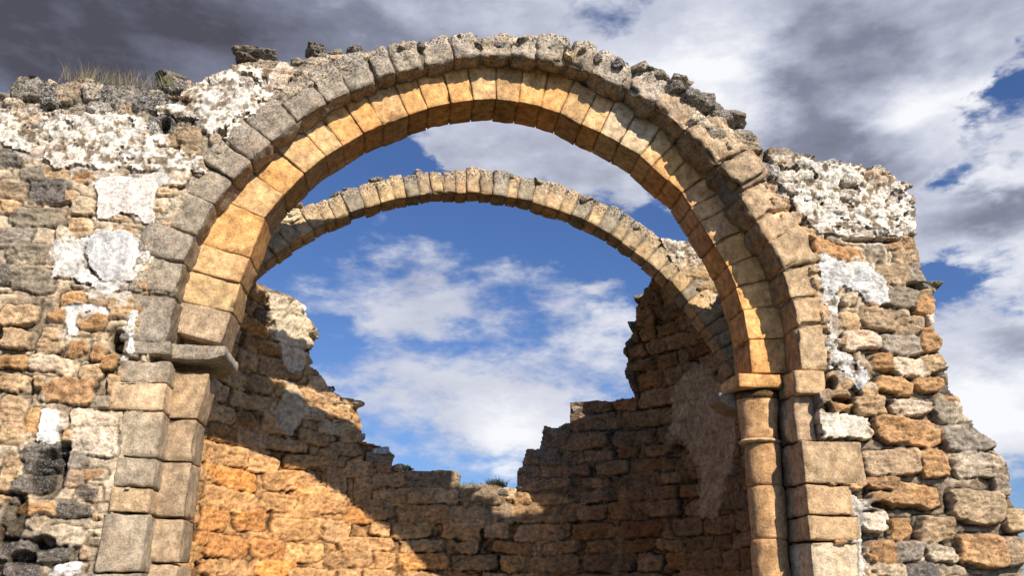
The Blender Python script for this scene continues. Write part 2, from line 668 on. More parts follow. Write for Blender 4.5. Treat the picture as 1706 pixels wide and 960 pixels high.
    for s in range(1, steps + 1):
        t = s / steps
        q0 = PP[bv] - NN[bv] * thick * t
        Nn = q0 * 1.0 + 3
        amp = 0.05 * min(1, 4 * t)
        j3 = np.stack([fbm(Nn, 4.5, 4, 200 + i, 0.6) for i in range(3)], 1) * amp
        rings_.append(q0 + j3)
        k = (1 + 0.4 * fbm(Nn, 6, 3, 210))[:, None]
        cr = np.ones((nb, 4))
        cr[:, :3] = np.array(PAL['G']) * k * 0.9
        cr[:, 3] = 0.6
        rc.append(cr)
    RV = np.concatenate(rings_)
    RC = np.concatenate(rc)
    rq = []
    for s in range(steps):
        A, B = be[:, 0] + s * nb, be[:, 1] + s * nb
        rq.append(np.stack([A, B, B + nb, A + nb], 1))
    rq = np.concatenate(rq)
    # back face, plain and coarse
    st = 6
    us2, vs2 = us[::st], vs[::st]
    U2, V2 = np.meshgrid(us2, vs2, indexing='ij')
    M2 = mask(U2.ravel(), V2.ravel()).reshape(U2.shape)
    P2, N2 = surf(U2.ravel(), V2.ravel())
    B2 = P2 - N2 * thick * 0.93 + 0.02 * fbm(P2, 4, 3, 5)[:, None] * N2
    f2 = np.nonzero(M2[:-1, :-1] & M2[1:, :-1] & M2[:-1, 1:] & M2[1:, 1:])
    n2_ = len(vs2)
    a2 = f2[0] * n2_ + f2[1]
    bq = np.stack([a2, a2 + 1, a2 + n2_ + 1, a2 + n2_], 1)
    bc = np.ones((len(B2), 4))
    bc[:, :3] = np.array(PAL['B']) * (1 + 0.4 * fbm(P2, 3, 3, 8))[:, None]

    flip = np.dot(np.cross(PP[nv] - PP[0], PP[1] - PP[0]), NN[0]) < 0
    objs = []
    for r_ in range(len(patches) + 1):
        q = quads[fr == r_]
        if not len(q):
            continue
        if flip:
            q = q[:, ::-1]
        used, iv = np.unique(q.ravel(), return_inverse=True)
        Vv, Cv, Fq = W[used], colors[used], iv.reshape(-1, 4)
        if r_ == 0:
            n0 = len(Vv)
            ub, uiv = np.unique(bq.ravel(), return_inverse=True)
            Vv = np.concatenate([Vv, RV, B2[ub]])
            Cv = np.concatenate([Cv, RC, bc[ub]])
            Fq = np.concatenate([Fq, (rq if not flip else rq[:, ::-1]) + n0,
                                 (uiv.reshape(-1, 4) if not flip else uiv.reshape(-1, 4)[:, ::-1]) + n0 + len(RV)])
            mesh_obj(masonry_name, Vv, Fq, MAT_MASON, parent, Cv)
        else:
            o = mesh_obj(patches[r_ - 1][0], Vv, Fq, MAT_PLASTER, parent, Cv)
            if patches[r_ - 1][4]:
                o['label'] = patches[r_ - 1][4]
    return (us, vs, H)


def flat_surf(y0):
    def f(U, V):
        P = np.stack([U, np.full_like(U, y0), V], 1)
        N = np.zeros_like(P)
        N[:, 1] = -1
        return P, N
    return f


def pxstones(L, y=0.0):
    """(px,py,half w,half h,colour[,p]) measured on the wall plane"""
    out = []
    for s in L:
        a = at(s[0] - s[2], s[1], y)
        b = at(s[0] + s[2], s[1], y)
        c = at(s[0], s[1] - s[3], y)
        d = at(s[0], s[1] + s[3], y)
        out.append(((a[0] + b[0]) / 2, (c[2] + d[2]) / 2, (b[0] - a[0]) / 2, (c[2] - d[2]) / 2,
                    col(s[4], 0.13), s[5] if len(s) > 5 else 3.2, rng.uniform(-0.6, 1)))
    return out


# ------------------------------------------------------------------ arch profiles
H0 = 2.032 + 1.6
# outer order, intrados at the front plane (y=0), left impost -> right impost
OUT_PX = [(281, 573), (294, 497), (306, 444), (331, 393), (359, 339), (387, 305), (419, 271), (444, 247), (468, 227), (505, 200),
          (546, 175), (586, 154), (630, 134), (662, 121.5), (708, 109), (757, 99), (817, 93), (870, 94), (922, 103), (975, 120),
          (1028, 141), (1078, 168), (1125, 206), (1165, 250), (1206, 300), (1253, 366), (1277, 405), (1303, 451), (1317, 498),
          (1327, 542), (1335, 616)]
# inner order intrados at its front plane
INN_PX = [(368, 573), (387, 520), (400, 471), (417, 430), (442, 364), (472, 326), (508, 289), (542, 261), (572, 243), (605, 223),
          (637, 208), (681, 191), (713, 181), (752, 172), (789, 167), (827, 165), (864, 170), (901, 178), (933, 188), (968, 208),
          (1000, 222), (1032, 240), (1067, 259), (1086, 277), (1136, 322), (1165, 368), (1189, 408), (1212, 445), (1227, 480),
          (1238, 516), (1247, 565), (1252, 621)]


def inner_y(px):
    return float(np.interp(px, [280, 450, 600, 800, 950, 1100, 1180, 1260], [0.24, 0.23, 0.21, 0.20, 0.22, 0.28, 0.33, 0.37]))


class Profile:
    """arch curve in x,z with a plane depth per point, parametrised by angle"""

    def __init__(self, pts, yf, cz=H0):
        P = []
        for a, b in pts:
            y = yf(a) if callable(yf) else yf
            P.append(at(a, b, y))
        self.P = np.array(P)
        self.cz = cz
        self.th = np.degrees(np.arctan2(self.P[:, 2] - cz, self.P[:, 0]))
        self.th[self.th < -90] += 360
        o = np.argsort(self.th)
        self.th = self.th[o]
        self.P = self.P[o]

    def pt(self, th):
        return np.array([np.interp(th, self.th, self.P[:, k]) for k in range(3)])

    def theta(self, px, py, y):
        p = at(px, py, y)
        return math.degrees(math.atan2(p[2] - self.cz, p[0]))


OUTER = Profile(OUT_PX, 0.0)
INNER = Profile(INN_PX, inner_y)
print('outer', OUTER.th[0], OUTER.th[-1], OUTER.P[0], OUTER.P[-1])
print('inner', INNER.th[0], INNER.th[-1], INNER.P[0], INNER.P[-1])


def arch_normal(prof, th):
    a, b = prof.pt(th - 1.5), prof.pt(th + 1.5)
    t = b - a
    n = np.array([t[2], 0, -t[0]])
    n /= np.linalg.norm(n)
    if n[2] * 1 + n[0] * prof.pt(th)[0] * 0.3 < 0:
        n = -n
    return n


def voussoirs(parent, prof, joints, thick, depth, colf, name='voussoir', yoff=0.0, lichen=None, rnd=0.018, rough=0.008,
              lump=0.02, thick_fn=None, jitter=0.012, depth_fn=None, y_fn=None, cell=0.035, erode=None, ruin=None):
    for i in range(len(joints) - 1):
        a, b = joints[i], joints[i + 1]
        pa, pb = prof.pt(a), prof.pt(b)
        na, nb = arch_normal(prof, a), arch_normal(prof, b)
        t = thick if thick_fn is None else thick_fn((a + b) / 2, i)
        dy = rng.uniform(-1, 1) * jitter + yoff + (0 if y_fn is None else y_fn((a + b) / 2, i))
        dr = rng.uniform(-0.6, 0.6) * jitter
        dpt = depth
        qa, qb = pa + na * dr, pb + nb * dr
        ya, yb = pa[1] + dy, pb[1] + dy
        C = np.array([[qa[0], ya, qa[2]], [qb[0], yb, qb[2]],
                      [qa[0] + na[0] * t, ya, qa[2] + na[2] * t], [qb[0] + nb[0] * t, yb, qb[2] + nb[2] * t]])
        Cb = C.copy()
        Cb[:, 1] += dpt
        C8 = np.concatenate([C, Cb])
        c = colf((a + b) / 2, i)
        lf = 0.0 if lichen is None else lichen((a + b) / 2, i)
        if callable(lf):
            rk = ruin((a + b) / 2) if ruin else 0.0
            block(name, C8, c, parent, rnd=rnd * (1 + 1.3 * rk), rough=rough * (1 + 1.3 * rk), lump=lump * (1 + 1.6 * rk), lichen_fn=lf, cell=cell, soffit_shade=0.62)
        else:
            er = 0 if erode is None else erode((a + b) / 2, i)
            block(name, C8, c, parent, rnd=rnd, rough=rough, lump=lump, lichen=lf, cell=cell, erode_top=er, soffit_shade=0.62)


# ================================================================== FRONT WALL, LEFT
PB_L = [(196, 280, 603, 640, 'G'), (184, 278, 640, 686, 'B'), (200, 272, 687, 763, 'G'), (192, 264, 765, 813, 'G'),
        (184, 262, 815, 856, 'B'), (168, 258, 858, 955, 'G')]
PB_R = [(1340, 1374, 618, 656, 'T'), (1345, 1437, 735, 806, 'B'), (1348, 1418, 808, 858, 'T'), (1352, 1432, 860, 902, 'T'), (1354, 1432, 904, 975, 'P')]
WT = 0.72           # thickness of the front wall
T_OUT = 0.36        # radial size of the outer order


def ring_path(prof, off, t0, t1, n=40):
    out = []
    for th in np.linspace(t0, t1, n):
        p = prof.pt(th) + arch_normal(prof, th) * off
        out.append((p[0], p[2]))
    return out


thL = OUTER.th[-1]
thR = OUTER.th[0]
top_left = poly([(-60, 160), (0, 158), (20, 150), (40, 133), (70, 130), (105, 143), (125, 138), (150, 133), (180, 146), (235, 146),
                 (262, 152), (275, 128), (300, 128), (330, 138), (372, 118), (400, 104), (440, 98), (480, 100), (520, 92), (560, 92),
                 (600, 88), (650, 84)])
xl, zl = OUTER.P[-1][0], OUTER.P[-1][2]
maskL_poly = np.array([(-7.5, -0.05), (-7.5, top_left[0][1] - 0.25), (-6.2, top_left[0][1] - 0.05)] + [tuple(p) for p in top_left]
                      + ring_path(OUTER, 0.14, 97, thL) + [(xl - 0.14, zl), (xl - 0.12, -0.05)])


def in_left(U, V):
    return inpoly(np.stack([U, V], 1), maskL_poly)


left_wall = thing('ruined_wall', 'broad ruined rubble wall left of the arch with white plaster remains and a jagged top', 'wall', (-4.6, 0.3, 0))
SL = pxstones([
    (21, 317, 25, 16, 'B'), (83, 321, 32, 21, 'D'), (63, 362, 42, 16, 'G'), (28, 395, 28, 16, 'G'), (60, 425, 42, 16, 'G'), (53, 466, 38, 20, 'G'),
    (8, 460, 12, 16, 'D'), (15, 345, 20, 12, 'T'), (120, 499, 25, 11, 'O', 2.4), (169, 499, 23, 12, 'B', 2.4), (203, 511, 20, 20, 'T'),
    (93, 525, 18, 12, 'O', 2.6), (30, 525, 30, 18, 'T'), (155, 536, 22, 14, 'O'), (30, 566, 32, 17, 'T'), (84, 567, 22, 22, 'T'),
    (130, 578, 22, 19, 'O', 2.5), (163, 585, 14, 18, 'O'), (21, 603, 28, 12, 'O'), (92, 608, 38, 15, 'P'), (152, 620, 19, 14, 'T', 2.5),
    (26, 641, 30, 15, 'T'), (113, 652, 44, 21, 'O'), (21, 682, 25, 20, 'T'), (21, 723, 22, 18, 'T'), (55, 705, 14, 24, 'O'),
    (67, 752, 35, 16, 'D', 2.4), (70, 777, 28, 14, 'D', 2.3), (50, 808, 32, 14, 'D', 2.3), (130, 768, 18, 14, 'G', 2.4),
    (123, 798, 21, 16, 'B', 2.4), (148, 822, 22, 14, 'D', 2.4), (60, 848, 38, 14, 'O', 2.6), (125, 850, 28, 13, 'D', 2.4),
    (35, 880, 35, 16, 'G', 2.4), (25, 915, 30, 16, 'D', 2.4), (105, 893, 35, 16, 'P', 2.4), (92, 925, 28, 13, 'D', 2.4),
    (115, 950, 30, 12, 'W', 2.4), (40, 950, 30, 14, 'D', 2.4), (12, 790, 14, 30, 'T'), (12, 850, 12, 20, 'P'),
    (46, 148, 27, 20, 'G', 2.4), (82, 160, 18, 18, 'D', 2.4), (116, 155, 20, 17, 'B', 2.4), (155, 152, 18, 17, 'P', 2.4), (211, 158, 34, 20, 'G', 2.4),
    (246, 172, 26, 16, 'D', 2.4), (289, 138, 22, 14, 'D', 2.4), (18, 268, 34, 14, 'D', 2.6), (52, 290, 28, 14, 'G', 2.6), (95, 290, 22, 12, 'T', 2.6),
    (270, 210, 18, 14, 'D', 2.3), (317, 225, 22, 16, 'T', 2.4), (340, 210, 22, 12, 'G', 2.4), (292, 297, 26, 16, 'P', 2.5), (151, 296, 32, 10, 'O', 2.6),
    (195, 292, 20, 10, 'T', 2.6), (318, 250, 18, 12, 'B', 2.4), (180, 160, 16, 14, 'D', 2.4), (58, 205, 14, 10, 'G', 2.3), (45, 225, 12, 8, 'D', 2.3),
    (140, 345, 24, 16, 'P', 2.6), (135, 380, 20, 16, 'T', 2.6), (110, 400, 14, 18, 'P', 2.6), (215, 390, 22, 10, 'O', 2.4),
    (120, 330, 14, 12, 'T', 2.6), (60, 255, 18, 12, 'O', 2.4), (110, 445, 18, 18, 'P', 2.4), (280, 320, 20, 9, 'T', 2.4),
    (160, 724, 38, 36, 'P', 5), (68, 640, 12, 12, 'T'), (165, 560, 14, 8, 'O'), (190, 640, 12, 16, 'T'), (180, 605, 14, 12, 'O'), (115, 160, 12, 9, 'O', 2.3),
])
fillL = course_fill(-7.6, -2.6, -0.1, 7, (0.08, 0.17), (0.12, 0.34), 'TTPPBOTG', 2.8, 0.012, 0.03, 0.01)
P_LIME = (0.80, 0.72, 0.60)
patchL = [
    ('plaster_patch', poly([(-80, 190), (0, 180), (60, 188), (125, 182), (200, 190), (240, 202), (262, 232), (300, 250), (335, 265), (342, 292), (300, 285), (250, 290),
                            (220, 285), (180, 288), (150, 276), (110, 282), (70, 262), (30, 250), (-80, 240)]), P_LIME, 0.06, 'rough white lime rendering below the wall top', 0.02),
    ('plaster_patch', poly([(262, 180), (300, 165), (330, 140), (400, 112), (480, 108), (500, 118), (470, 140), (440, 180), (405, 200), (380, 235), (350, 225), (330, 200), (290, 200)]),
     P_LIME, 0.06, 'rough white lime rendering rising beside the outer ring', 0.02),
    ('plaster_patch', poly([(160, 308), (172, 299), (205, 297), (235, 300), (255, 330), (259, 374), (240, 378), (228, 360), (205, 356), (180, 369), (163, 370), (168, 335)]),
     (0.72, 0.64, 0.55), 0.075, 'smooth off-white plaster flake with a notched lower edge', 0.004),
    ('plaster_patch', poly([(235, 300), (275, 285), (282, 308), (262, 318), (258, 338), (240, 322)]), (0.78, 0.71, 0.60), 0.07, 'small white plaster flake beside a larger one', 0.006),
    ('plaster_patch', poly([(145, 402), (165, 388), (200, 383), (222, 392), (224, 420), (218, 440), (205, 470), (185, 478), (165, 465), (150, 440)]),
     (0.62, 0.58, 0.54), 0.075, 'rounded grey plaster patch', 0.006),
    ('plaster_patch', poly([(90, 395), (145, 402), (150, 440), (165, 465), (200, 470), (222, 440), (226, 395), (250, 400), (243, 430), (225, 468), (205, 490), (160, 485), (125, 465), (90, 460)]),
     (0.72, 0.66, 0.58), 0.055, 'crumbling pale plaster around the rounded grey patch', 0.012),
    ('plaster_patch', poly([(70, 682), (98, 684), (96, 735), (88, 742), (62, 735)]), (0.80, 0.76, 0.68), 0.05, 'narrow white plaster strip low on the wall', 0.006),
    ('plaster_patch', poly([(210, 560), (222, 520), (229, 520), (224, 590), (212, 590)]), (0.80, 0.76, 0.68), 0.05, None, 0.004),
    ('plaster_patch', poly([(112, 510), (145, 508), (185, 520), (182, 530), (150, 521), (132, 522), (128, 560), (114, 556)]), (0.76, 0.70, 0.62), 0.045, None, 0.006),
]


def lichL(U, V, N3, sid, S, inside):
    k = sstep(5.55, 5.95, V + 0.1 * fbm(N3, 2, 2, 5)) * 0.8
    g = (S[sid, 0] < 0.3) * inside
    return np.clip(k + 0.45 * g, 0, 1)


hole_px = lambda px, py, hw, hh, dep, y=0.0: (xz(px, py, y)[0], xz(px, py, y)[1], (at(px + hw, py, y)[0] - at(px - hw, py, y)[0]) / 2,
                                             (at(px, py - hh, y)[2] - at(px, py + hh, y)[2]) / 2, dep)
relief('front_wall', left_wall, flat_surf(0.0), -7.5, -0.2, -0.05, 7.3, 0.0115, in_left, SL, fillL, patchL,
       depth=0.030, recess=0.035, thick=WT, mortar='M', joint=0.68, lichen_fn=lichL, offa=0.6, sink=[poly([(a + 5, c + 2), (b + 10, c + 2), (b + 10, d - 1), (a + 5, d - 1)]) for a, b, c, d, _ in PB_L] +
       [np.array(ring_path(OUTER, 0.0, 60, thL) + ring_path(OUTER, 0.27, thL, 60))],
       hole=[hole_px(197, 572, 17, 20, 0.16), hole_px(275, 212, 11, 14, 0.16), hole_px(80, 795, 36, 50, 0.10), hole_px(20, 870, 30, 60, 0.07), hole_px(75, 905, 24, 16, 0.1), hole_px(40, 930, 30, 16, 0.1),
             hole_px(105, 760, 14, 26, 0.1)],
       lump=0.016)

# pier blocks flanking the opening on the left (outer jamb)
xj = -2.885


def pier_block(px0, px1, py0, py1, color, parent, xr, y0=-0.025, y1=0.5, lich=0.14, left=True, **kw):
    zc = (py0 + py1) / 2
    if left:
        x0, x1 = at(px0, zc, 0)[0], xr
    else:
        x0, x1 = xr, at(px1, zc, 0)[0]
    xm = px1 if left else px0
    z1, z0 = at(xm, py0, 0)[2], at(xm, py1, 0)[2]
    return block('pier_block', boxc(x0, x1, z0, z1, y0 + rng.uniform(-0.012, 0.012), y1, 0.004), color, parent, rnd=0.014, rough=0.009, lump=0.012,
                 lichen=lich, cell=0.03, **kw)


left_pier = thing('stepped_pier', 'left stepped pier of squared grey blocks carrying the arch under a jutting slab', 'pier', (-2.8, 0.3, 0))
for (a, b, c, d, cl) in PB_L:
    pier_block(a, b, c, d, col(cl, 0.1) * np.array([1.16, 1.12, 1.05]), left_pier, xj)
zb = at(258, 957, 0)[2]
zz = zb
while zz > 0.02:
    h = min(rng.uniform(0.28, 0.42), zz)
    block('pier_block', boxc(-3.4, xj, zz - h, zz, -0.02, 0.5, 0.004), col('G', 0.1), left_pier, lichen=0.2, lump=0.012)
    zz -= h
# mortar seam between the outer and inner jamb
mesh_pts = []


def seam(name, x, z0, z1, y, w, parent, color=(0.62, 0.55, 0.44), along='x'):
    n = max(int((z1 - z0) / 0.03), 4)
    zs = np.linspace(z0, z1, n)
    V = []
    for i, z in enumerate(zs):
        for k in range(5):
            V.append((x + w * (k / 4 - 0.5), y, z))
    V = np.array(V)
    Nn = V * 1.0 + 7
    V[:, 1] -= 0.010 * np.tile([0, 1, 1.2, 1, 0], n) + 0.008 * fbm(Nn, 20, 3, 3)
    V[:, 0] += 0.012 * fbm(Nn * np.array([0, 1, 1]), 6, 4, 5)
    Fq = []
    keep = fbm(V[2::5] + 40, 5, 3, 3)
    for i in range(n - 1):
        if keep[i] < 0.08:
            continue
        for k in range(4):
            a = i * 5 + k
            Fq.append((a, a + 1, a + 6, a + 5))
    cc = np.ones((len(V), 4))
    cc[:, :3] = np.array(color) * (1 + 0.3 * fbm(Nn, 12, 3, 9))[:, None]
    cc[:, 3] = 0
    return mesh_obj(name, V, np.array(Fq), MAT_PLASTER, parent, cc)


ysL = inner_y(300)
xi_l = at(350, 650, ysL)[0]
print('inner jamb right edge', xi_l, at(338, 740, ysL)[0], at(318, 940, ysL)[0], 'seam', at(285, 640, ysL)[0])
XIL = -2.655
zl_imp = at(320, 600, ysL)[2]
zcur = at(340, 622, ysL)[2]
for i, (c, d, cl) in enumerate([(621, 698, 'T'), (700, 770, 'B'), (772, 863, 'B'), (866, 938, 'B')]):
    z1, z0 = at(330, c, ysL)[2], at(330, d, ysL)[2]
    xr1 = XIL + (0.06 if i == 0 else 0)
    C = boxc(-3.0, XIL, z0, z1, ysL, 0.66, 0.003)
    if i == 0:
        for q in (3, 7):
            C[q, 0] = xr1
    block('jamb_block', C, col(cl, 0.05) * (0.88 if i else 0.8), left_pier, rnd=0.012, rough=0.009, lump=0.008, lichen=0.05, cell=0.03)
zz = at(330, 940, ysL)[2]
while zz > 0.02:
    h = min(rng.uniform(0.3, 0.45), zz)
    block('jamb_block', boxc(-3.0, XIL, zz - h, zz, ysL, 0.74, 0.003), col('B', 0.06), left_pier, lump=0.01)
    zz -= h

# left impost slab: outline in x,z extruded along y, lower edge chamfered


def slab(name, pts_xz, y0, y1, color, parent, chamfer_side=None, lichen=0.3, n=22, label=None, rough=0.006):
    """prism with worn skin; pts_xz ccw seen from the front"""
    pts = np.array(pts_xz, float)
    P = []
    m = len(pts)
    for i in range(m):
        a, b = pts[i], pts[(i + 1) % m]
        k = max(int(np.linalg.norm(b - a) / 0.03), 1)
        for j in range(k):
            P.append(a + (b - a) * j / k)
    P = np.array(P)
    m = len(P)
    cen = P.mean(0)
    ny = max(int((y1 - y0) / 0.035), 2)
    ys = np.linspace(y0, y1, ny + 1)
    rows = []
    shr = [0.03, 0.012]
    V = []
    for y, s in [(y0, 0.5), (y0, 0.93), (y0 + 0.004, 0.975)] + [(yy, 1.0) for yy in ys[0:] + 0.0] + [(y1, 0.95), (y1, 0.5)]:
        yy = y + (0.012 if (s == 1.0 and y == y0) else 0)
        Q = cen + (P - cen) * s
        V.append(np.stack([Q[:, 0], np.full(m, yy), Q[:, 1]], 1))
    nr = len(V)
    V = np.concatenate(V)
    Nn = V + rng.uniform(0, 30)
    D = np.stack([fbm(Nn, 9, 4, 3 + i, 0.6) for i in range(3)], 1)
    V = V + D * rough * 1.6
    Fq = []
    for r_ in range(nr - 1):
        for i in range(m):
            a, b = r_ * m + i, r_ * m + (i + 1) % m
            Fq.append((a, a + m, b + m, b))
    V = np.concatenate([V, [[cen[0], y0, cen[1]], [cen[0], y1, cen[1]]]])
    c0, c1 = len(V) - 2, len(V) - 1
    T = [(c0, i, (i + 1) % m) for i in range(m)] + [(c1, (nr - 1) * m + (i + 1) % m, (nr - 1) * m + i) for i in range(m)]
    cc = np.ones((len(V), 4))
    Nn = V + 5
    cc[:, :3] = np.array(color) * (1 + 0.25 * fbm(Nn, 6, 3, 2))[:, None]
    cc[:, 3] = lichen
    o = mesh_obj(name, V, [np.array(Fq), np.array(T)], MAT_ASHLAR, parent, cc)
    if label:
        o['label'] = label
    return o


zt, zbm = at(320, 577, 0.15)[2], at(320, 601, 0.15)[2]
slab('impost', [(-3.0, zbm), (-2.60, zbm), (-2.46, zbm + 0.05), (-2.46, zt), (-3.0, zt)], 0.10, 0.80, col('G', 0.02) * 1.1, left_pier, rough=0.008)
block('impost', boxc(-3.3, -2.90, zbm, zt, -0.03, 0.4, 0.004), col('G', 0.05), left_pier, lichen=0.3)

# ================================================================== ARCH RINGS
def ring_core(parent, prof, t0, t1, thick, depth, inset, color, n=160):
    """mortar filling the joints, a little inside every face of the arch stones"""
    V, cc = [], []
    for th in np.linspace(t0, t1, n):
        p, a = prof.pt(th), arch_normal(prof, th)
        tk = thick(th) if callable(thick) else thick
        for r_ in np.linspace(inset, tk - inset, 6):
            V.append(p + a * r_ + np.array([0, inset, 0]))
        for r_ in np.linspace(tk - inset, inset, 6):
            V.append(p + a * r_ + np.array([0, depth - inset, 0]))
    V = np.array(V)
    V += 0.006 * np.stack([fbm(V + 3, 22, 3, k) for k in range(3)], 1)
    i, j = np.meshgrid(np.arange(n - 1), np.arange(12), indexing='ij')
    i, j = i.ravel(), j.ravel()
    Fq = np.stack([i * 12 + j, i * 12 + (j + 1) % 12, (i + 1) * 12 + (j + 1) % 12, (i + 1) * 12 + j], 1)
    cc = np.ones((len(V), 4))
    cc[:, :3] = np.array(color) * (1 + 0.3 * fbm(V, 9, 3, 5))[:, None]
    cc[:, 3] = 0
    return mesh_obj('mortar_bed', V, Fq, MAT_MASON, parent, cc)


outer_arch = thing('stone_arch', 'large grey outer ring of worn arch stones framing the front opening', 'arch', (0, 0.2, H0))
jl = [(294, 496), (309, 440), (330, 394), (357, 342), (389, 303), (419, 271), (452, 240), (496, 206), (544, 173), (586, 154), (630, 134),
      (662, 121), (708, 109), (757, 99), (800, 94), (850, 93), (893, 98), (940, 108), (985, 124), (1040, 147), (1088, 176), (1140, 222), (1190, 285), (1225, 326), (1257, 370), (1277, 405), (1304, 451),
      (1317, 498), (1327, 542)]
jo = sorted([thL, thR] + [OUTER.theta(a, b, 0) for a, b in jl], reverse=True)
jo = jo[::-1]


def out_col(th, i):
    if th > 130:
        return col('G', 0.12) * (1.15 if 142 < th < 148 else 1.0)
    if th > 60:
        return col('G', 0.12) * (1.35 if th < 105 else 1.12)
    if th > 38:
        return col('B', 0.15) * 1.0
    return col('B', 0.10) * np.array([1.12, 1.1, 1.05])


def out_thick(th, i):
    base = float(np.interp(th, [0, 15, 28, 38, 50, 70, 90, 110, 130, 150, 165, 180], [0.30, 0.36, 0.38, 0.42, 0.46, 0.34, 0.27, 0.36, 0.40, 0.42, 0.46, 0.42]))
    return base * rng.uniform(0.94, 1.06)


def out_lich(th, i):
    def f(W, P):
        up = sstep(-0.6, 1.0, P[:, 1])
        k = float(np.interp(th, [0, 30, 45, 70, 110, 140, 180], [0.0, 0.05, 0.6, 1.0, 1.0, 0.7, 0.45]))
        return np.clip(k * (0.55 + 0.5 * up), 0, 1)
    return f


def y_out(th, i):
    return -0.05 * math.exp(-((th - 42) / 16) ** 2) * (1 + rng.uniform(-1.2, 0.9)) - 0.02


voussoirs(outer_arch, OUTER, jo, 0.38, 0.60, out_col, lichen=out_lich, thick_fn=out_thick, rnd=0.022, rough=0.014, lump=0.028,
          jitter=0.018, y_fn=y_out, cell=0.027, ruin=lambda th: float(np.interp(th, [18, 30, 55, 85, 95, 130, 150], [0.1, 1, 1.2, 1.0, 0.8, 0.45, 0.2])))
ring_core(outer_arch, OUTER, thR + 1, thL - 1, 0.27, 0.58, 0.030, (0.26, 0.20, 0.14))
# broken core stones clinging to the ring on the upper right
for (px, py, s, c) in [(1120, 140, 0.13, 'D'), (1150, 165, 0.12, 'D'), (1172, 172, 0.13, 'D'), (1200, 195, 0.14, 'D'), (1218, 190, 0.10, 'D'),
                       (1160, 200, 0.15, 'P'), (1235, 225, 0.12, 'G'), (1190, 225, 0.16, 'G'), (1210, 250, 0.14, 'P'), (1130, 130, 0.09, 'G'),
                       (850, 72, 0.09, 'P'), (872, 70, 0.08, 'G'), (835, 76, 0.07, 'D'), (760, 68, 0.07, 'D'), (795, 74, 0.07, 'G'), (915, 84, 0.08, 'D'),
                       (935, 84, 0.07, 'G'), (970, 88, 0.08, 'P'), (1000, 100, 0.08, 'G'), (1030, 108, 0.09, 'D'), (1060, 112, 0.08, 'G'),
                       (1095, 125, 0.09, 'G'), (700, 78, 0.06, 'D'), (675, 76, 0.06, 'G'), (1080, 118, 0.07, 'D'), (950, 95, 0.07, 'P')]:
    for dy in (0.06, 0.33):
        q = at(px, py + 6, dy)
        rock('rubble_stone', q + np.array([0.03, 0, -0.04 + rng.uniform(-0.02, 0.02)]) * (dy > 0.1), (s * 1.25, 0.16, s * 0.85), col(c, 0.2), outer_arch, lichen=0.9, sub=4)

inner_arch = thing('stone_arch', 'golden inner ring of clean-cut arch stones recessed behind the grey outer ring', 'arch', (0, 0.5, H0))
ji = [(387, 520), (400, 471), (417, 430), (442, 364), (472, 325), (508, 289), (542, 260), (572, 243), (606, 222), (637, 208), (681, 192),
      (713, 181), (752, 172), (789, 167), (827, 165), (864, 169), (901, 178), (933, 188), (968, 208), (1000, 220), (1032, 240), (1067, 258),
      (1086, 277), (1112, 300), (1136, 322), (1152, 345), (1165, 370), (1189, 408), (1212, 444), (1227, 479), (1238, 516), (1247, 565)]
jj_ = sorted([INNER.th[0], INNER.th[-1]] + [INNER.theta(a, b, inner_y(a)) for a, b in ji])


def inn_col(th, i):
    if th > 172:
        return col('B', 0.05) * 1.1
    if th > 160:
        return col('B', 0.05) * np.array([1.3, 1.2, 0.95])
    c = np.array(PAL['Y'])
    k = rng.rand()
    if k < 0.35:
        c = np.array((0.71, 0.43, 0.20))
    if k > 0.85:
        c = np.array((0.58, 0.35, 0.16))
    if 60 < th < 66:
        c = np.array((0.62, 0.45, 0.27))
    if th < 34:
        c = np.array((0.76, 0.405, 0.15))
    if 35 < th < 45:
        c = np.array((0.72, 0.405, 0.19))
    return c * rng.uniform(0.9, 1.08)


def in_lich(th, i):
    return float(np.interp(th, [0, 165, 172, 180], [0.0, 0.0, 0.2, 0.3]))


def in_thick(th, i):
    if 60 < th < 76:
        return 0.5 * rng.uniform(0.9, 1.0)
    return float(np.interp(th, [0, 160, 176], [0.52, 0.52, 0.6]))


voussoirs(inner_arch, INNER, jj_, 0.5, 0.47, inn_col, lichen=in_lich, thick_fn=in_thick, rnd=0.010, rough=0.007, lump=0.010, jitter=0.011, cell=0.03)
ring_core(inner_arch, INNER, INNER.th[0] + 1, INNER.th[-1] - 1, 0.48, 0.47, 0.024, (0.30, 0.19, 0.10))

# ================================================================== FRONT WALL, RIGHT
top_right = poly([(1120, 140), (1150, 160), (1180, 180), (1215, 205), (1238, 235), (1262, 246), (1300, 247), (1322, 252), (1345, 262), (1380, 264),
                  (1420, 274), (1462, 276), (1490, 292), (1508, 305), (1520, 330), (1524, 360), (1523, 400), (1528, 440), (1540, 465), (1548, 485), (1553, 520),
                  (1552, 545), (1572, 590), (1585, 640), (1600, 680), (1625, 715), (1660, 738), (1665, 765), (1680, 800), (1698, 850), (1712, 960)])
zr = OUTER.P[0][2]
xr_ = OUTER.P[0][0]
maskR_poly = np.array([(xr_ + 0.12, -0.05), (xr_ + 0.13, zr)] + ring_path(OUTER, 0.16, thR, 58)
                      + [tuple(p) for p in top_right] + [(5.6, 1.2), (5.9, 0.6), (6.3, -0.05)])


def in_right(U, V):
    return inpoly(np.stack([U, V], 1), maskR_poly)


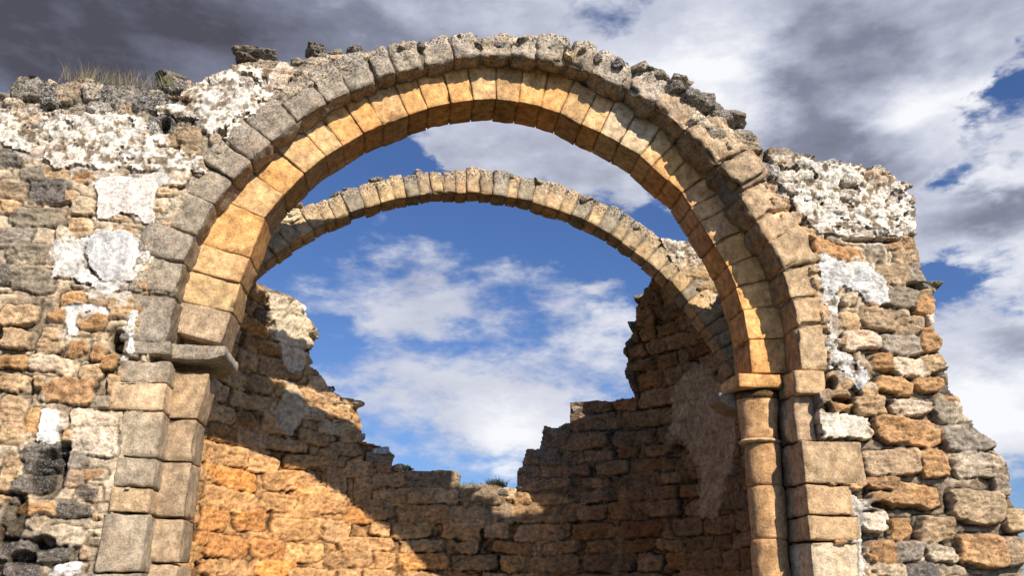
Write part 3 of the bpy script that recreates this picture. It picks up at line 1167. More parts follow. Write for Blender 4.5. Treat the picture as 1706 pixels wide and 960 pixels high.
right_wall = thing('ruined_wall', 'ruined rubble wall right of the arch, its outer side broken into steps of loose stones', 'wall', (4.0, 0.3, 0))
SR = pxstones([
    (1395, 419, 46, 13, 'O', 4), (1460, 424, 16, 18, 'G'), (1507, 433, 20, 13, 'T'), (1497, 408, 27, 10, 'O', 4), (1486, 459, 35, 18, 'B', 2.6), (1528, 459, 19, 19, 'G', 2.6),
    (1500, 494, 32, 17, 'G', 2.8), (1539, 512, 16, 16, 'O', 2.5), (1409, 501, 17, 13, 'P', 2.4), (1455, 500, 13, 11, 'O'),
    (1414, 536, 18, 15, 'T', 2.3), (1462, 533, 28, 17, 'B', 2.5), (1511, 544, 24, 13, 'B', 2.5), (1433, 568, 31, 16, 'P', 2.5), (1504, 574, 32, 17, 'G', 2.6),
    (1548, 565, 18, 20, 'O', 2.5), (1467, 604, 20, 15, 'O', 2.8), (1514, 611, 33, 15, 'P', 2.5), (1556, 607, 22, 15, 'T', 2.5), (1400, 635, 22, 16, 'B', 2.5),
    (1490, 641, 32, 15, 'O', 2.4), (1447, 650, 15, 11, 'T', 2.3), (1552, 641, 27, 14, 'O', 2.6), (1453, 678, 27, 17, 'T', 2.8), (1514, 680, 34, 15, 'P', 3),
    (1572, 685, 18, 20, 'G', 2.8), (1395, 710, 50, 19, 'P', 4), (1511, 717, 54, 22, 'O', 3.2), (1618, 731, 48, 20, 'G', 3.4), (1486, 770, 46, 21, 'T', 3.6),
    (1555, 773, 21, 22, 'O', 3.4), (1627, 777, 42, 20, 'P', 3.6), (1470, 805, 26, 12, 'O', 3), (1525, 826, 40, 20, 'O', 3.2), (1469, 833, 22, 13, 'O', 2.6),
    (1624, 845, 44, 26, 'B', 3), (1455, 872, 25, 20, 'P', 2.8), (1497, 883, 20, 20, 'O', 3.4), (1560, 882, 32, 24, 'T', 3.2), (1571, 925, 28, 15, 'P', 3),
    (1635, 918, 40, 28, 'O', 3.4), (1460, 920, 30, 20, 'O', 3), (1512, 921, 25, 17, 'G', 2.8), (1474, 950, 36, 12, 'P', 3), (1690, 870, 18, 20, 'T', 2.6),
    (1665, 800, 16, 26, 'G', 2.6), (1690, 920, 20, 26, 'B', 2.6), (1535, 955, 30, 14, 'D', 2.6), (1300, 260, 20, 12, 'B', 2.4), (1330, 268, 18, 10, 'G', 2.4),
    (1380, 272, 16, 9, 'D', 2.4), (1420, 282, 20, 10, 'B', 2.4), (1460, 283, 14, 8, 'D', 2.4), (1345, 390, 24, 10, 'T', 2.6), (1285, 285, 16, 12, 'D', 2.4),
    (1292, 660, 0.1, 0.1, 'D'), (1390, 660, 26, 14, 'B', 2.4), (1365, 665, 10, 12, 'G', 2.4), (1340, 660, 6, 18, 'D'), (1403, 680, 20, 10, 'O', 2.4),
])
fillR = course_fill(2.5, 6.5, -0.1, 6.5, (0.11, 0.22), (0.16, 0.4), 'TTOPBOTG', 2.8, 0.012, 0.03, 0.01)
patchR = [
    ('plaster_patch', poly([(1290, 262), (1340, 268), (1400, 276), (1460, 285), (1500, 305), (1520, 335), (1523, 392), (1480, 398), (1430, 402), (1390, 396), (1350, 380), (1328, 350),
                            (1310, 320), (1285, 295)]), P_LIME, 0.065, 'rough white lime rendering at the top corner of the wall', 0.021),
    ('plaster_patch', poly([(1362, 420), (1378, 425), (1392, 440), (1440, 440), (1452, 458), (1474, 470), (1476, 505), (1450, 512), (1430, 490), (1405, 478), (1388, 490), (1366, 480)]),
     (0.62, 0.59, 0.54), 0.06, 'grey-white plaster patch beside the arch ring', 0.010),
    ('plaster_patch', poly([(1372, 480), (1392, 492), (1398, 560), (1396, 585), (1425, 600), (1448, 625), (1455, 640), (1425, 645), (1400, 615), (1376, 612), (1374, 570), (1384, 555), (1380, 520), (1368, 505)]),
     (0.74, 0.70, 0.63), 0.055, 'lumpy white mortar running down beside the ring', 0.017),
    ('plaster_patch', poly([(1325, 668), (1340, 672), (1352, 690), (1400, 690), (1445, 700), (1440, 728), (1350, 730), (1340, 705)]), (0.66, 0.58, 0.46), 0.05, None, 0.008),
    ('plaster_patch', poly([(1408, 820), (1430, 828), (1440, 870), (1436, 960), (1425, 960), (1418, 870)]), (0.62, 0.55, 0.45), 0.05, None, 0.010),
]


def lichR(U, V, N3, sid, S, inside):
    k = sstep(5.15, 5.4, V + 0.25 * (U - 3) + 0.1 * fbm(N3, 2, 2, 5)) * 0.7
    g = (S[sid, 0] < 0.3) * inside
    return np.clip(k + 0.4 * g, 0, 1)


relief('front_wall', right_wall, flat_surf(0.0), 0.9, 6.4, -0.05, 6.2, 0.0115, in_right, SR, fillR, patchR,
       depth=0.036, recess=0.055, thick=WT, mortar='M', joint=0.58, lichen_fn=lichR, offa=1.0, sink=[poly([(a - 10, c + 2), (b - 5, c + 2), (b - 5, d - 1), (a - 10, d - 1)]) for a, b, c, d, _ in PB_R] +
       [np.array(ring_path(OUTER, 0.0, thR, 60) + ring_path(OUTER, 0.27, 60, thR))],
       hole=[hole_px(1350, 672, 18, 14, 0.2), hole_px(1405, 668, 24, 8, 0.12), hole_px(1470, 845, 26, 8, 0.12), hole_px(1385, 640, 10, 14, 0.12), hole_px(1365, 725, 8, 7, 0.05),
             hole_px(1530, 478, 26, 7, 0.12), hole_px(1450, 402, 50, 5, 0.10)],
       lump=0.022)

right_pier = thing('stepped_pier', 'right pier of pale squared blocks behind the round column', 'pier', (2.9, 0.3, 0))
xjr = at(1337, 780, 0)[0]
print('right jamb x', xjr, at(1327, 640, 0)[0], at(1350, 960, 0)[0])
for (a, b, c, d, cl) in PB_R:
    pier_block(a, b, c, d, col(cl, 0.05) * np.array([1.0, 0.97, 0.92]), right_pier, xjr, left=False, lich=0.08)
zz = at(1354, 977, 0)[2]
while zz > 0.02:
    h = min(rng.uniform(0.3, 0.42), zz)
    block('pier_block', boxc(xjr, xjr + 0.5, zz - h, zz, -0.02, 0.5, 0.004), col('T', 0.08), right_pier, lump=0.012)
    zz -= h
# reveal of the outer jamb between the springing and the pale blocks
z1, z0 = at(1335, 655, 0)[2], at(1345, 733, 0)[2]
block('pier_block', boxc(xjr + 0.01, xjr + 0.22, z0 + 0.003, z1, 0.08, 0.5, 0.004), col('B', 0.05), right_pier)
# recessed inner jamb
XIR = 2.66
YR = 0.64
zz = at(1260, 640, YR)[2]
zimp = zz
while zz > 0.02:
    h = min(rng.uniform(0.34, 0.46), zz)
    block('jamb_block', boxc(XIR, xjr + 0.12, zz - h, zz, YR, 0.80, 0.003), col('T', 0.07) * 0.9, right_pier, rnd=0.012, lump=0.008)
    zz -= h

# impost over the column, capital, ring, shaft
column = thing('engaged_column', 'slender round half-column with a bell capital, sunlit on its left side', 'column', (2.68, 0.5, 0))
ytop = 0.12
zA, zB = at(1265, 622, 0.24)[2], at(1265, 646, 0.24)[2]
xA, xB = at(1230, 634, 0.24)[0], at(1301, 634, 0.24)[0]
print('impost', xA, xB, zA, zB)
block('impost', boxc(xA, xB + 0.02, zB, zA, 0.24, 0.82, 0.004), np.array(PAL['Y']) * 0.85, column, rnd=0.010, rough=0.006, lump=0.008)
slab('impost', [(xA + 0.02, zB - 0.16), (xA + 0.20, zB - 0.20), (xA + 0.3, zB - 0.004), (xA - 0.10, zB - 0.004), (xA - 0.10, zB - 0.07)], 0.52, 0.84, col('B') * 0.7, column,
     rough=0.006)
block('impost', boxc(xB + 0.03, xjr + 0.15, zB - 0.06, zA, 0.20, 0.6, 0.003), col('B'), column)


def lathe(name, cx, cy, prof, color, parent, n=40, rough=0.004, lichen=0.0, lump=0.004):
    V, Fq = [], []
    m = len(prof)
    for z, r_ in prof:
        for k in range(n):
            a = 2 * math.pi * k / n
            V.append((cx + r_ * math.cos(a), cy + r_ * math.sin(a), z))
    V = np.array(V)
    Nn = V + 2
    k = 1 + (lump * fbm(Nn, 5, 2, 7) + rough * fbm(Nn, 20, 4, 3, 0.6)) / 0.15
    V[:, 0] = cx + (V[:, 0] - cx) * k
    V[:, 1] = cy + (V[:, 1] - cy) * k
    for i in range(m - 1):
        for j in range(n):
            Fq.append((i * n + j, i * n + (j + 1) % n, (i + 1) * n + (j + 1) % n, (i + 1) * n + j))
    V = np.concatenate([V, [[cx, cy, prof[0][0]], [cx, cy, prof[-1][0]]]])
    T = [(len(V) - 2, (j + 1) % n, j) for j in range(n)] + [(len(V) - 1, (m - 1) * n + j, (m - 1) * n + (j + 1) % n) for j in range(n)]
    cc = np.ones((len(V), 4))
    Nn = V + 5
    cc[:, :3] = np.array(color) * (1 + 0.28 * fbm(Nn, 7, 4, 2))[:, None]
    cc[:, 3] = lichen
    return mesh_obj(name, V, [np.array(Fq), np.array(T)], MAT_ASHLAR, parent, cc)


YC = 0.50
cx = 2.665
CR = 0.170
zc0, zc1 = at(1270, 738, YC)[2], at(1270, 660, YC)[2]
print('col x', cx, 'cap z', zc0, zc1)
nn = 16
lathe('capital', cx - 0.02, YC, [(zc0 + 0.015 + (zc1 - zc0) * t, CR + 0.008 + 0.040 * t ** 1.6) for t in np.linspace(0, 1, nn)] + [(zB - 0.08, CR + 0.05)],
      np.array(PAL['O']) * 1.05, column, lump=0.012)
lathe('neck_ring', cx - 0.02, YC, [(zc0 - 0.02 + 0.04 * t, CR + 0.012 + 0.022 * math.sin(math.pi * t)) for t in np.linspace(0, 1, 8)], np.array(PAL['T']), column)
zt_ = zc0 - 0.018
for py in (812, 900, 1010, 1130, 1250, 1400):
    zb_ = max(at(1277, py, YC)[2], 0.35)
    if zt_ - zb_ < 0.1:
        break
    k = max(int((zt_ - zb_) / 0.03), 4)
    pr = []
    for t in np.linspace(0, 1, k):
        e = min(t, 1 - t) * (zt_ - zb_)
        pr.append((zb_ + (zt_ - zb_) * t, CR - 0.008 * math.exp(-e / 0.01)))
    lathe('shaft_drum', cx + rng.uniform(-0.008, 0.008), YC, pr, np.array(PAL['O']) * rng.uniform(0.92, 1.1), column, lump=0.010)
    zt_ = zb_ - 0.003
lathe('base', cx, YC, [(0.0, 0.27), (0.10, 0.27), (0.12, 0.25), (0.18, 0.24), (0.24, 0.19), (0.28, 0.21), (0.33, 0.20), (0.345, 0.17)], np.array(PAL['T']), column)

# ================================================================== REAR ARCH
YB = 2.0
RXC, RR, RH, RK = -0.115, 3.347, 1.256 + 1.6, 1.027


class Ell:
    def pt(self, th):
        a = R(th)
        return np.array([RXC + RR * math.cos(a), YB, RH + RR * RK * math.sin(a)])


REAR = Ell()
REAR.P = None
rear_arch = thing('stone_arch', 'free-standing rear arch ring with a lichen-speckled back seen through the front opening', 'arch', (0, YB, RH))
jr = [6.0]
while jr[-1] < 172:
    jr.append(jr[-1] + rng.uniform(2.1, 3.5))
jr[-1] = 174


def rr_col(th, i):
    w = rng.rand()
    base = 'T' if w < 0.5 else ('B' if w < 0.8 else 'G')
    k = np.array([0.93, 0.96, 0.95])
    if th > 118:
        return col('T', 0.1) * np.array([1.08, 1.12, 1.12])
    return col(base, 0.12) * k * 1.05


def rr_lich(th, i):
    def f(W, P):
        up = sstep(-0.5, 0.7, P[:, 1])
        k = float(np.interp(th, [0, 25, 40, 60, 118, 135, 180], [0, 0.1, 0.6, 1, 1.0, 0.2, 0.1]))
        return k * up
    return f


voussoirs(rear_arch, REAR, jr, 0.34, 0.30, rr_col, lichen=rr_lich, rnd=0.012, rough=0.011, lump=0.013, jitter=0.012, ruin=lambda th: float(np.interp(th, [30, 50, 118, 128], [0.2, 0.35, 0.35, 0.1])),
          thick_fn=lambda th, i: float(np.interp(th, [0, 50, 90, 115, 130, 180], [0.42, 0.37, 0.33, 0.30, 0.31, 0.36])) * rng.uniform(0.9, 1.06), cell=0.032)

ring_core(rear_arch, REAR, 7, 173, 0.27, 0.30, 0.024, (0.28, 0.22, 0.16))
for i in range(46):
    th = rng.uniform(42, 128)
    p = REAR.pt(th) + np.array([math.cos(R(th)), 0, math.sin(R(th))]) * rng.uniform(0.28, 0.325)
    s = rng.uniform(0.035, 0.075)
    rock('rubble_stone', p + np.array([0, rng.uniform(0.04, 0.22), 0]), (s * 1.4, s * 1.5, s * 0.8), col('GPDG'[rng.randint(4)], 0.2), rear_arch, lichen=1.0, sub=3, tilt=0.5)

# spandrel remains over the rear ring
sp_r = thing('wall_fragment', 'rubble fragment with white mortar clinging to the right shoulder of the rear arch', 'wall', (3.0, YB, 0))
sr_poly = np.array([tuple(xz(a, b, YB)) for a, b in [(1085, 372), (1100, 394), (1118, 396), (1140, 402), (1160, 405), (1200, 415), (1260, 430)]][::1]
                   + [(3.9, 5.2), (3.9, 2.0), (3.3, 2.0)]
                   + [tuple((REAR.pt(t) + np.array([math.cos(R(t)), 0, math.sin(R(t))]) * 0.2)[[0, 2]]) for t in (6, 12, 20, 27, 33, 40, 46)])
relief('spandrel', sp_r, flat_surf(YB + 0.03), 1.3, 3.95, 2.0, 6.3, 0.016, lambda U, V: inpoly(np.stack([U, V], 1), sr_poly), [],
       course_fill(1.2, 4, 2, 6.5, (0.14, 0.24), (0.2, 0.45), 'TTPBP', 3, 0.01), [
           ('plaster_patch', poly([(1095, 392), (1130, 396), (1165, 405), (1160, 440), (1140, 432), (1115, 418)], YB), P_LIME, 0.05, None, 0.022)],
       depth=0.04, thick=0.4, joint=0.75, mortar='P')
sp_l = thing('wall_fragment', 'pale masonry fragment on the left shoulder of the rear arch', 'wall', (-3.3, YB, 0))
sl_poly = np.array([tuple(xz(a, b, YB)) for a, b in [(508, 336), (495, 338), (470, 345), (430, 352), (380, 380), (330, 400)]]
                   + [(-4.1, 5.2), (-4.1, 2.0), (-3.6, 2.0)]
                   + [tuple((REAR.pt(t) + np.array([math.cos(R(t)), 0, math.sin(R(t))]) * 0.2)[[0, 2]]) for t in (174, 168, 160, 152, 145, 138, 130, 125)])
relief('spandrel', sp_l, flat_surf(YB + 0.03), -4.15, -1.6, 2.0, 6.6, 0.016, lambda U, V: inpoly(np.stack([U, V], 1), sl_poly), [],
       course_fill(-4.2, -1.5, 2, 6.7, (0.14, 0.24), (0.2, 0.45), 'TPTPB', 3, 0.01), [], depth=0.04, thick=0.4, joint=0.75, mortar='P')

# ================================================================== APSE
AX, AYC, AA, AB_ = -0.10, 2.40, 3.25, 2.60
ZS = 3.9           # above this the wall leans in as the start of the half dome
Y0S = 0.74
# arc-length table along plan: straight left side, half ellipse, straight right side
_pl = []
for y in np.linspace(Y0S, AYC, 30)[:-1]:
    _pl.append((AX - AA, y, 1.0, 0.0))
for a in np.linspace(math.pi, 0, 240):
    nx, ny = -math.cos(a) / AA, -math.sin(a) / AB_
    l = math.hypot(nx, ny)
    _pl.append((AX + AA * math.cos(a), AYC + AB_ * math.sin(a), nx / l, ny / l))
for y in np.linspace(AYC, Y0S, 30)[1:]:
    _pl.append((AX + AA, y, -1.0, 0.0))
_pl = np.array(_pl)
_s = np.concatenate([[0], np.cumsum(np.hypot(*(np.diff(_pl[:, :2], axis=0).T)))])
SLEN = _s[-1]


def apse_surf(U, V):
    x, y = np.interp(U, _s, _pl[:, 0]), np.interp(U, _s, _pl[:, 1])
    nx, ny = np.interp(U, _s, _pl[:, 2]), np.interp(U, _s, _pl[:, 3])
    l = np.hypot(nx, ny)
    nx, ny = nx / l, ny / l
    t = np.clip((V - ZS) / 3.2, 0, 0.9)
    lean = 3.2 * (1 - np.sqrt(1 - t * t))
    cur = sstep(Y0S + 1.2, Y0S + 1.9, y) + 0 * y
    lean = lean * cur
    P = np.stack([x + nx * lean, y + ny * lean, V], 1)
    nz = -np.clip(t, 0, 0.6) * cur
    N = np.stack([nx, ny, nz], 1)
    N /= np.linalg.norm(N, axis=1, keepdims=True)
    return P, N


def apse_hit(px, py):
    """(s,z) where a line of sight meets the far wall"""
    d = ray(px, py)
    ts = np.linspace(8.5, 16, 1500)
    X = CAM + d * ts[:, None]
    lean = np.zeros(len(ts))
    t = np.clip((X[:, 2] - ZS) / 3.2, 0, 0.9)
    lean = 3.2 * (1 - np.sqrt(1 - t * t))
    a, b = AA - lean, AB_ - lean
    inside = np.where(X[:, 1] > AYC, ((X[:, 0] - AX) / a) ** 2 + ((X[:, 1] - AYC) / b) ** 2 < 1,
                      (np.abs(X[:, 0] - AX) < AA))
    k = np.nonzero(~inside & (X[:, 1] > 1.0))[0]
    k = k[k > 0]
    # first exit after being inside
    ins = np.nonzero(inside & (X[:, 1] > 0.8))[0]
    if not len(ins):
        return None
    k = k[k > ins[0]]
    p = X[k[0]]
    dd = np.hypot(_pl[:, 0] - p[0], _pl[:, 1] - p[1])
    return (_s[np.argmin(dd)], p[2])


AP_TOP = [(372, 400), (400, 440), (430, 470), (445, 487), (480, 492), (500, 505), (522, 538), (526, 560), (515, 585), (510, 608), (530, 620), (548, 650),
          (570, 662), (592, 668), (602, 700), (603, 738), (622, 742), (645, 746), (657, 762), (650, 785), (672, 785), (700, 786), (740, 782), (764, 790),
          (766, 808), (800, 806), (846, 812), (860, 812), (862, 785), (872, 775), (875, 750), (901, 746), (902, 712), (930, 712), (950, 705), (951, 672),
          (1000, 668), (1057, 662), (1050, 640), (1044, 600), (1040, 582), (1048, 565), (1060, 545), (1062, 515), (1075, 482), (1100, 440)]
ap = [apse_hit(a, b) for a, b in AP_TOP]
ap_poly = [(0, -0.05), (0, 5.3)] + [(1.2, 5.4), (2.0, 5.6)]
ap_poly += [p for p in ap if p is not None and p[0] > 2.2]
ap_poly += [(SLEN - 2.0, 5.6), (SLEN - 1.4, 5.5), (SLEN, 5.6), (SLEN, -0.05)]
ap_poly = np.array(ap_poly)
print('apse profile', [(round(float(a), 2), round(float(b), 2)) for a, b in ap_poly], SLEN)
apse = thing('apse_wall', 'curved apse wall of coursed orange stone broken down to a low notch in the middle', 'wall', (0, 5.0, 0))


def apoly(pts):
    return np.array([apse_hit(a, b) for a, b in pts])


APS = []


def apstones(L):
    out = []
    for (px, py, hw, hh, c, *rest) in L:
        a, b = apse_hit(px - hw, py), apse_hit(px + hw, py)
        t, u = apse_hit(px, py - hh), apse_hit(px, py + hh)
        out.append(((a[0] + b[0]) / 2, (t[1] + u[1]) / 2, abs(b[0] - a[0]) / 2, abs(t[1] - u[1]) / 2, col(c, 0.12), rest[0] if rest else 3.4, rng.uniform(-0.4, 1)))
    return out


AS = apstones([
    (372, 722, 22, 16, 'O'), (375, 760, 40, 17, 'T'), (440, 775, 26, 15, 'T'), (385, 798, 45, 16, 'Y'), (470, 800, 34, 17, 'T'), (380, 835, 48, 18, 'T'),
    (465, 838, 30, 16, 'T'), (355, 868, 22, 18, 'O'), (420, 868, 30, 17, 'O'), (492, 882, 44, 17, 'T'), (560, 886, 22, 17, 'B'), (370, 910, 44, 18, 'O'),
    (445, 918, 28, 17, 'O'), (505, 922, 34, 16, 'T'), (372, 948, 40, 14, 'T'), (450, 950, 40, 14, 'Y'), (540, 840, 34, 16, 'T'), (600, 860, 26, 14, 'O'),
    (520, 690, 20, 12, 'P'), (560, 690, 24, 12, 'T'), (560, 716, 32, 12, 'P'), (520, 730, 26, 12, 'T'), (570, 750, 30, 11, 'B'), (545, 765, 18, 15, 'B'),
    (600, 782, 26, 14, 'B'), (632, 765, 24, 14, 'G'), (560, 800, 16, 20, 'B'), (605, 815, 16, 24, 'B'), (645, 800, 30, 13, 'B'), (675, 828, 50, 14, 'T'),
    (625, 850, 30, 18, 'B'), (705, 858, 44, 16, 'T'), (780, 862, 30, 17, 'B'), (830, 858, 26, 18, 'G'), (720, 800, 44, 15, 'G'), (790, 822, 28, 14, 'G'),
    (818, 832, 15, 12, 'G'), (846, 822, 12, 12, 'P'), (740, 826, 24, 12, 'P'), (880, 798, 18, 20, 'B'), (905, 760, 28, 14, 'G'), (925, 728, 24, 14, 'G'), (962, 690, 11, 16, 'G'),
    (910, 855, 60, 16, 'B'), (870, 832, 14, 10, 'T'), (440, 530, 20, 10, 'D'), (530, 640, 18, 12, 'P'), (575, 680, 18, 8, 'P'),
])
AF = course_fill(0, SLEN, -0.1, 7, (0.17, 0.26), (0.3, 0.85), 'TOTBTB', 6, 0.004, 0.010, 0.004)
AP_PATCH = [
    ('plaster_patch', apoly([(442, 488), (478, 492), (500, 506), (518, 538), (522, 560), (510, 585), (505, 615), (480, 620), (468, 590), (455, 560), (450, 525)]),
     P_LIME, 0.05, 'rough white lime rendering at the broken left top of the apse', 0.011),
    ('plaster_patch', apoly([(486, 637), (500, 655), (507, 690), (495, 712), (484, 727), (460, 712), (455, 690), (470, 660)]), (0.56, 0.47, 0.36), 0.07,
     'small diamond-shaped grey plaster flake', 0.004),
    ('plaster_patch', apoly([(1165, 606), (1195, 630), (1230, 690), (1232, 720), (1225, 770), (1215, 790), (1198, 860), (1168, 865), (1172, 800), (1160, 770), (1145, 740), (1118, 720), (1125, 640)]),
     (0.76, 0.59, 0.40), 0.06, 'large drab plaster patch in the shade', 0.009),
]


def lichA(U, V, N3, sid, S, inside):
    g = (S[sid, 0] < 0.3) * inside
    mid = sstep(5.0, 5.8, U) * (1 - sstep(8.3, 9.2, U)) * sstep(2.7, 3.3, V)
    return np.clip(0.35 * g + 0.5 * mid, 0, 1)


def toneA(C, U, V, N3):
    # warmer tone over the lower left
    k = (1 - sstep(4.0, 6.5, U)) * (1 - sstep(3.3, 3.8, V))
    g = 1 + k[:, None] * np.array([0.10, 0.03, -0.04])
    d = sstep(6.5, 8.5, U)  # right side darkened in the colour to deepen its shade
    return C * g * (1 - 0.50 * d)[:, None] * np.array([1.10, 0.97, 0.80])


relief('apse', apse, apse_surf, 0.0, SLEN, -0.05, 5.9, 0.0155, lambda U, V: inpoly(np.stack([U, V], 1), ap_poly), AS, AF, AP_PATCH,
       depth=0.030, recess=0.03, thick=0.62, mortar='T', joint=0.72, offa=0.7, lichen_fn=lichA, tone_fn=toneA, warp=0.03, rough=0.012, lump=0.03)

# loose-looking stones bedded along the broken top of the apse
for (px, py, w, h, c) in [(635, 748, 14, 6, 'W'), (628, 762, 22, 12, 'G'), (700, 792, 26, 9, 'G'), (745, 792, 18, 9, 'D'), (790, 812, 16, 7, 'G'),
                          (835, 816, 14, 7, 'G'), (590, 672, 14, 6, 'P'), (575, 700, 22, 7, 'P'), (560, 668, 16, 7, 'T'), (925, 720, 20, 8, 'G'),
                          (895, 755, 16, 7, 'G'), (600, 726, 10, 8, 'P'), (960, 680, 9, 9, 'G'), (880, 785, 12, 10, 'D'), (500, 515, 16, 8, 'W'),
                          (518, 555, 10, 10, 'G'), (548, 655, 12, 7, 'T'), (512, 600, 8, 10, 'P'), (1050, 575, 9, 10, 'D'), (1052, 545, 9, 9, 'D'), (1066, 500, 9, 12, 'D'),
                          (1048, 620, 8, 12, 'D'), (660, 778, 10, 7, 'P'), (870, 812, 12, 6, 'G')]:
    s_, z_ = apse_hit(px, py + 3)
    P, N = apse_surf(np.array([s_]), np.array([z_]))
    dist = np.linalg.norm(P[0] - CAM)
    k = dist / F
    rock('rubble_stone', P[0] - N[0] * 0.10, (w * k * 1.15, 0.2, h * k * 1.2), col(c, 0.15), apse, lichen=0.7, rot=math.atan2(N[0][1], N[0][0]) + math.pi / 2, tilt=0.12)

# ================================================================== loose stones on the wall tops
ys_ = [0.05, 0.32]
cnt = 0
for i in range(len(top_left) - 1):
    a, b = top_left[i], top_left[i + 1]
    L_ = np.hypot(*(b - a))
    n = max(int(L_ / 0.17), 1)
    for k in range(n):
        q = a + (b - a) * (k + rng.rand() * 0.6) / n
        s = rng.uniform(0.05, 0.105)
        rock('rubble_stone', (q[0], rng.uniform(0.02, 0.22), q[1] - s * 0.35), (s * 1.3, s * 1.3, s * 0.8), col('GGPBT'[rng.randint(5)], 0.25), left_wall, lichen=0.6, sub=4)
for i in range(len(top_right) - 1):
    a, b = top_right[i], top_right[i + 1]
    L_ = np.hypot(*(b - a))
    n = max(int(L_ / 0.16), 1)
    side = i > 18
    for k in range(n):
        q = a + (b - a) * (k + rng.rand() * 0.6) / n
        s = rng.uniform(0.05, 0.10) * (1.1 if side else 0.8)
        c = 'GGPBT'[rng.randint(5)] if not side else 'GTOBP'[rng.randint(5)]
        rock('rubble_stone', (q[0] - s * (0.7 if side else 0), rng.uniform(0.04, 0.22), q[1] - s * 0.35), (s * 1.5, s * 1.4, s * 0.7), col(c, 0.2), right_wall,
             lichen=0.8 if not side else 0.25, sub=4)

# perched boulders and single stones that lie on top
perched = [
    (430, 92, 0.24, 0.10, 'D', 'large dark lichen-covered boulder perched on the wall top left of the arch'),
    (415, 104, 0.13, 0.055, 'D', 'flat dark stone wedged under the large perched boulder'),
    (524, 90, 0.11, 0.07, 'D', 'small dark stone at the left end of the row beside the arch crown'),
    (556, 97, 0.10, 0.065, 'G', 'brown-grey stone between two darker ones left of the arch crown'),
    (592, 90, 0.11, 0.07, 'D', 'small dark stone nearest the arch crown in the row on the left'),
    (290, 134, 0.17, 0.08, 'D', 'dark rounded stone beside the grass tuft on the left wall top'),
    (1548, 477, 0.11, 0.035, 'G', 'dark flat stone jutting out of the right wall edge'),
]
for (px, py, w, h, c, lb) in perched:
    q = at(px, py, 0.10)
    o = rock('boulder' if w > 0.15 else 'loose_stone', Vector(q), (w, 0.15, h), col(c, 0.05), None, lichen=0.65, sub=5, rot=0.1, tilt=0.15, boxy=0.4, rag=0.26)
    tag(o, lb, 'stone', 'loose stones on the wall tops')

# ================================================================== vegetation
def leaf_material(name, c1, c2, rough=0.6):
    m = bpy.data.materials.new(name)
    t, N, L = nt(m)
    out = N('ShaderNodeOutputMaterial')
    b = N('ShaderNodeBsdfPrincipled')
    b.inputs['Roughness'].default_value = rough
    g = N('ShaderNodeNewGeometry')
    n = N('ShaderNodeTexNoise')
    n.inputs['Scale'].default_value = 9
    L(g.outputs['Position'], n.inputs['Vector'])
    mx = N('ShaderNodeMix')
    mx.data_type = 'RGBA'
    L(n.outputs[0], mx.inputs[0])
    mx.inputs[6].default_value = (*c1, 1)
    mx.inputs[7].default_value = (*c2, 1)
    L(mx.outputs[2], b.inputs['Base Color'])
    L(b.outputs[0], out.inputs[0])
    return m


M_GRASS = leaf_material('dry_grass', (0.10, 0.13, 0.03), (0.30, 0.26, 0.10))
M_DRY = leaf_material('dry_stalks', (0.16, 0.13, 0.07), (0.30, 0.24, 0.13))
M_GREEN = leaf_material('green_leaves', (0.05, 0.085, 0.02), (0.12, 0.15, 0.04))
M_RED = leaf_material('red_herb', (0.16, 0.05, 0.03), (0.22, 0.12, 0.05))
M_DARK = leaf_material('dark_leaves', (0.025, 0.04, 0.012), (0.06, 0.08, 0.025))
M_WOOD = leaf_material('twig_bark', (0.07, 0.05, 0.035), (0.13, 0.10, 0.07), 0.9)


def blades(n, rad, h, spread=0.5, wid=0.004, ry=None):
    V, Fq = [], []
    for i in range(n):
        a = rng.rand() * 6.283
        r_ = rad * math.sqrt(rng.rand())
        x, y = r_ * math.cos(a), (ry or rad) * math.sqrt(rng.rand()) * math.sin(a)
        hh = h * rng.uniform(0.4, 1.0)
        lx, ly = rng.uniform(-1, 1) * spread * hh, rng.uniform(-1, 1) * spread * hh
        w = wid * rng.uniform(0.6, 1.3)
        b = len(V)
        t = rng.rand() * 3.14
        dx, dy = math.cos(t) * w, math.sin(t) * w
        V += [(x - dx, y - dy, 0), (x + dx, y + dy, 0), (x + lx * 0.4 - dx * .8, y + ly * 0.4 - dy * .8, hh * 0.6), (x + lx * 0.4 + dx * .8, y + ly * 0.4 + dy * .8, hh * 0.6),
              (x + lx, y + ly, hh)]
        Fq += [(b, b + 1, b + 3), (b, b + 3, b + 2), (b + 2, b + 3, b + 4)]
    return np.array(V), np.array(Fq)


def leaves(n, size, fx, fy, fz, lo=0.0):
    V, Fq = [], []
    for i in range(n):
        p = rng.normal(size=3)
        p /= np.linalg.norm(p)
        p *= rng.uniform(0.35, 1.0) ** 0.6
        c = np.array([p[0] * fx, p[1] * fy, fz + p[2] * fz * 0.95 + lo])
        a = rng.normal(size=3)
        a /= np.linalg.norm(a)
        b_ = np.cross(a, rng.normal(size=3))
        b_ /= np.linalg.norm(b_)
        s = size * rng.uniform(0.6, 1.3)
        k = len(V)
        V += [tuple(c - a * s), tuple(c + b_ * s * 0.45), tuple(c + a * s), tuple(c - b_ * s * 0.45)]
        Fq += [(k, k + 1, k + 2, k + 3)]
    return np.array(V), np.array(Fq)


def tuft(name, p, label, n, rad, h, mat, cat='grass', ry=None, spread=0.5, wid=0.004, group=None):
    V, Fq = blades(n, rad, h, spread, wid, ry)
    o = mesh_obj(name, V, Fq, mat, None, smooth=False)
    o.location = Vector(p)
    return tag(o, label, cat, group)


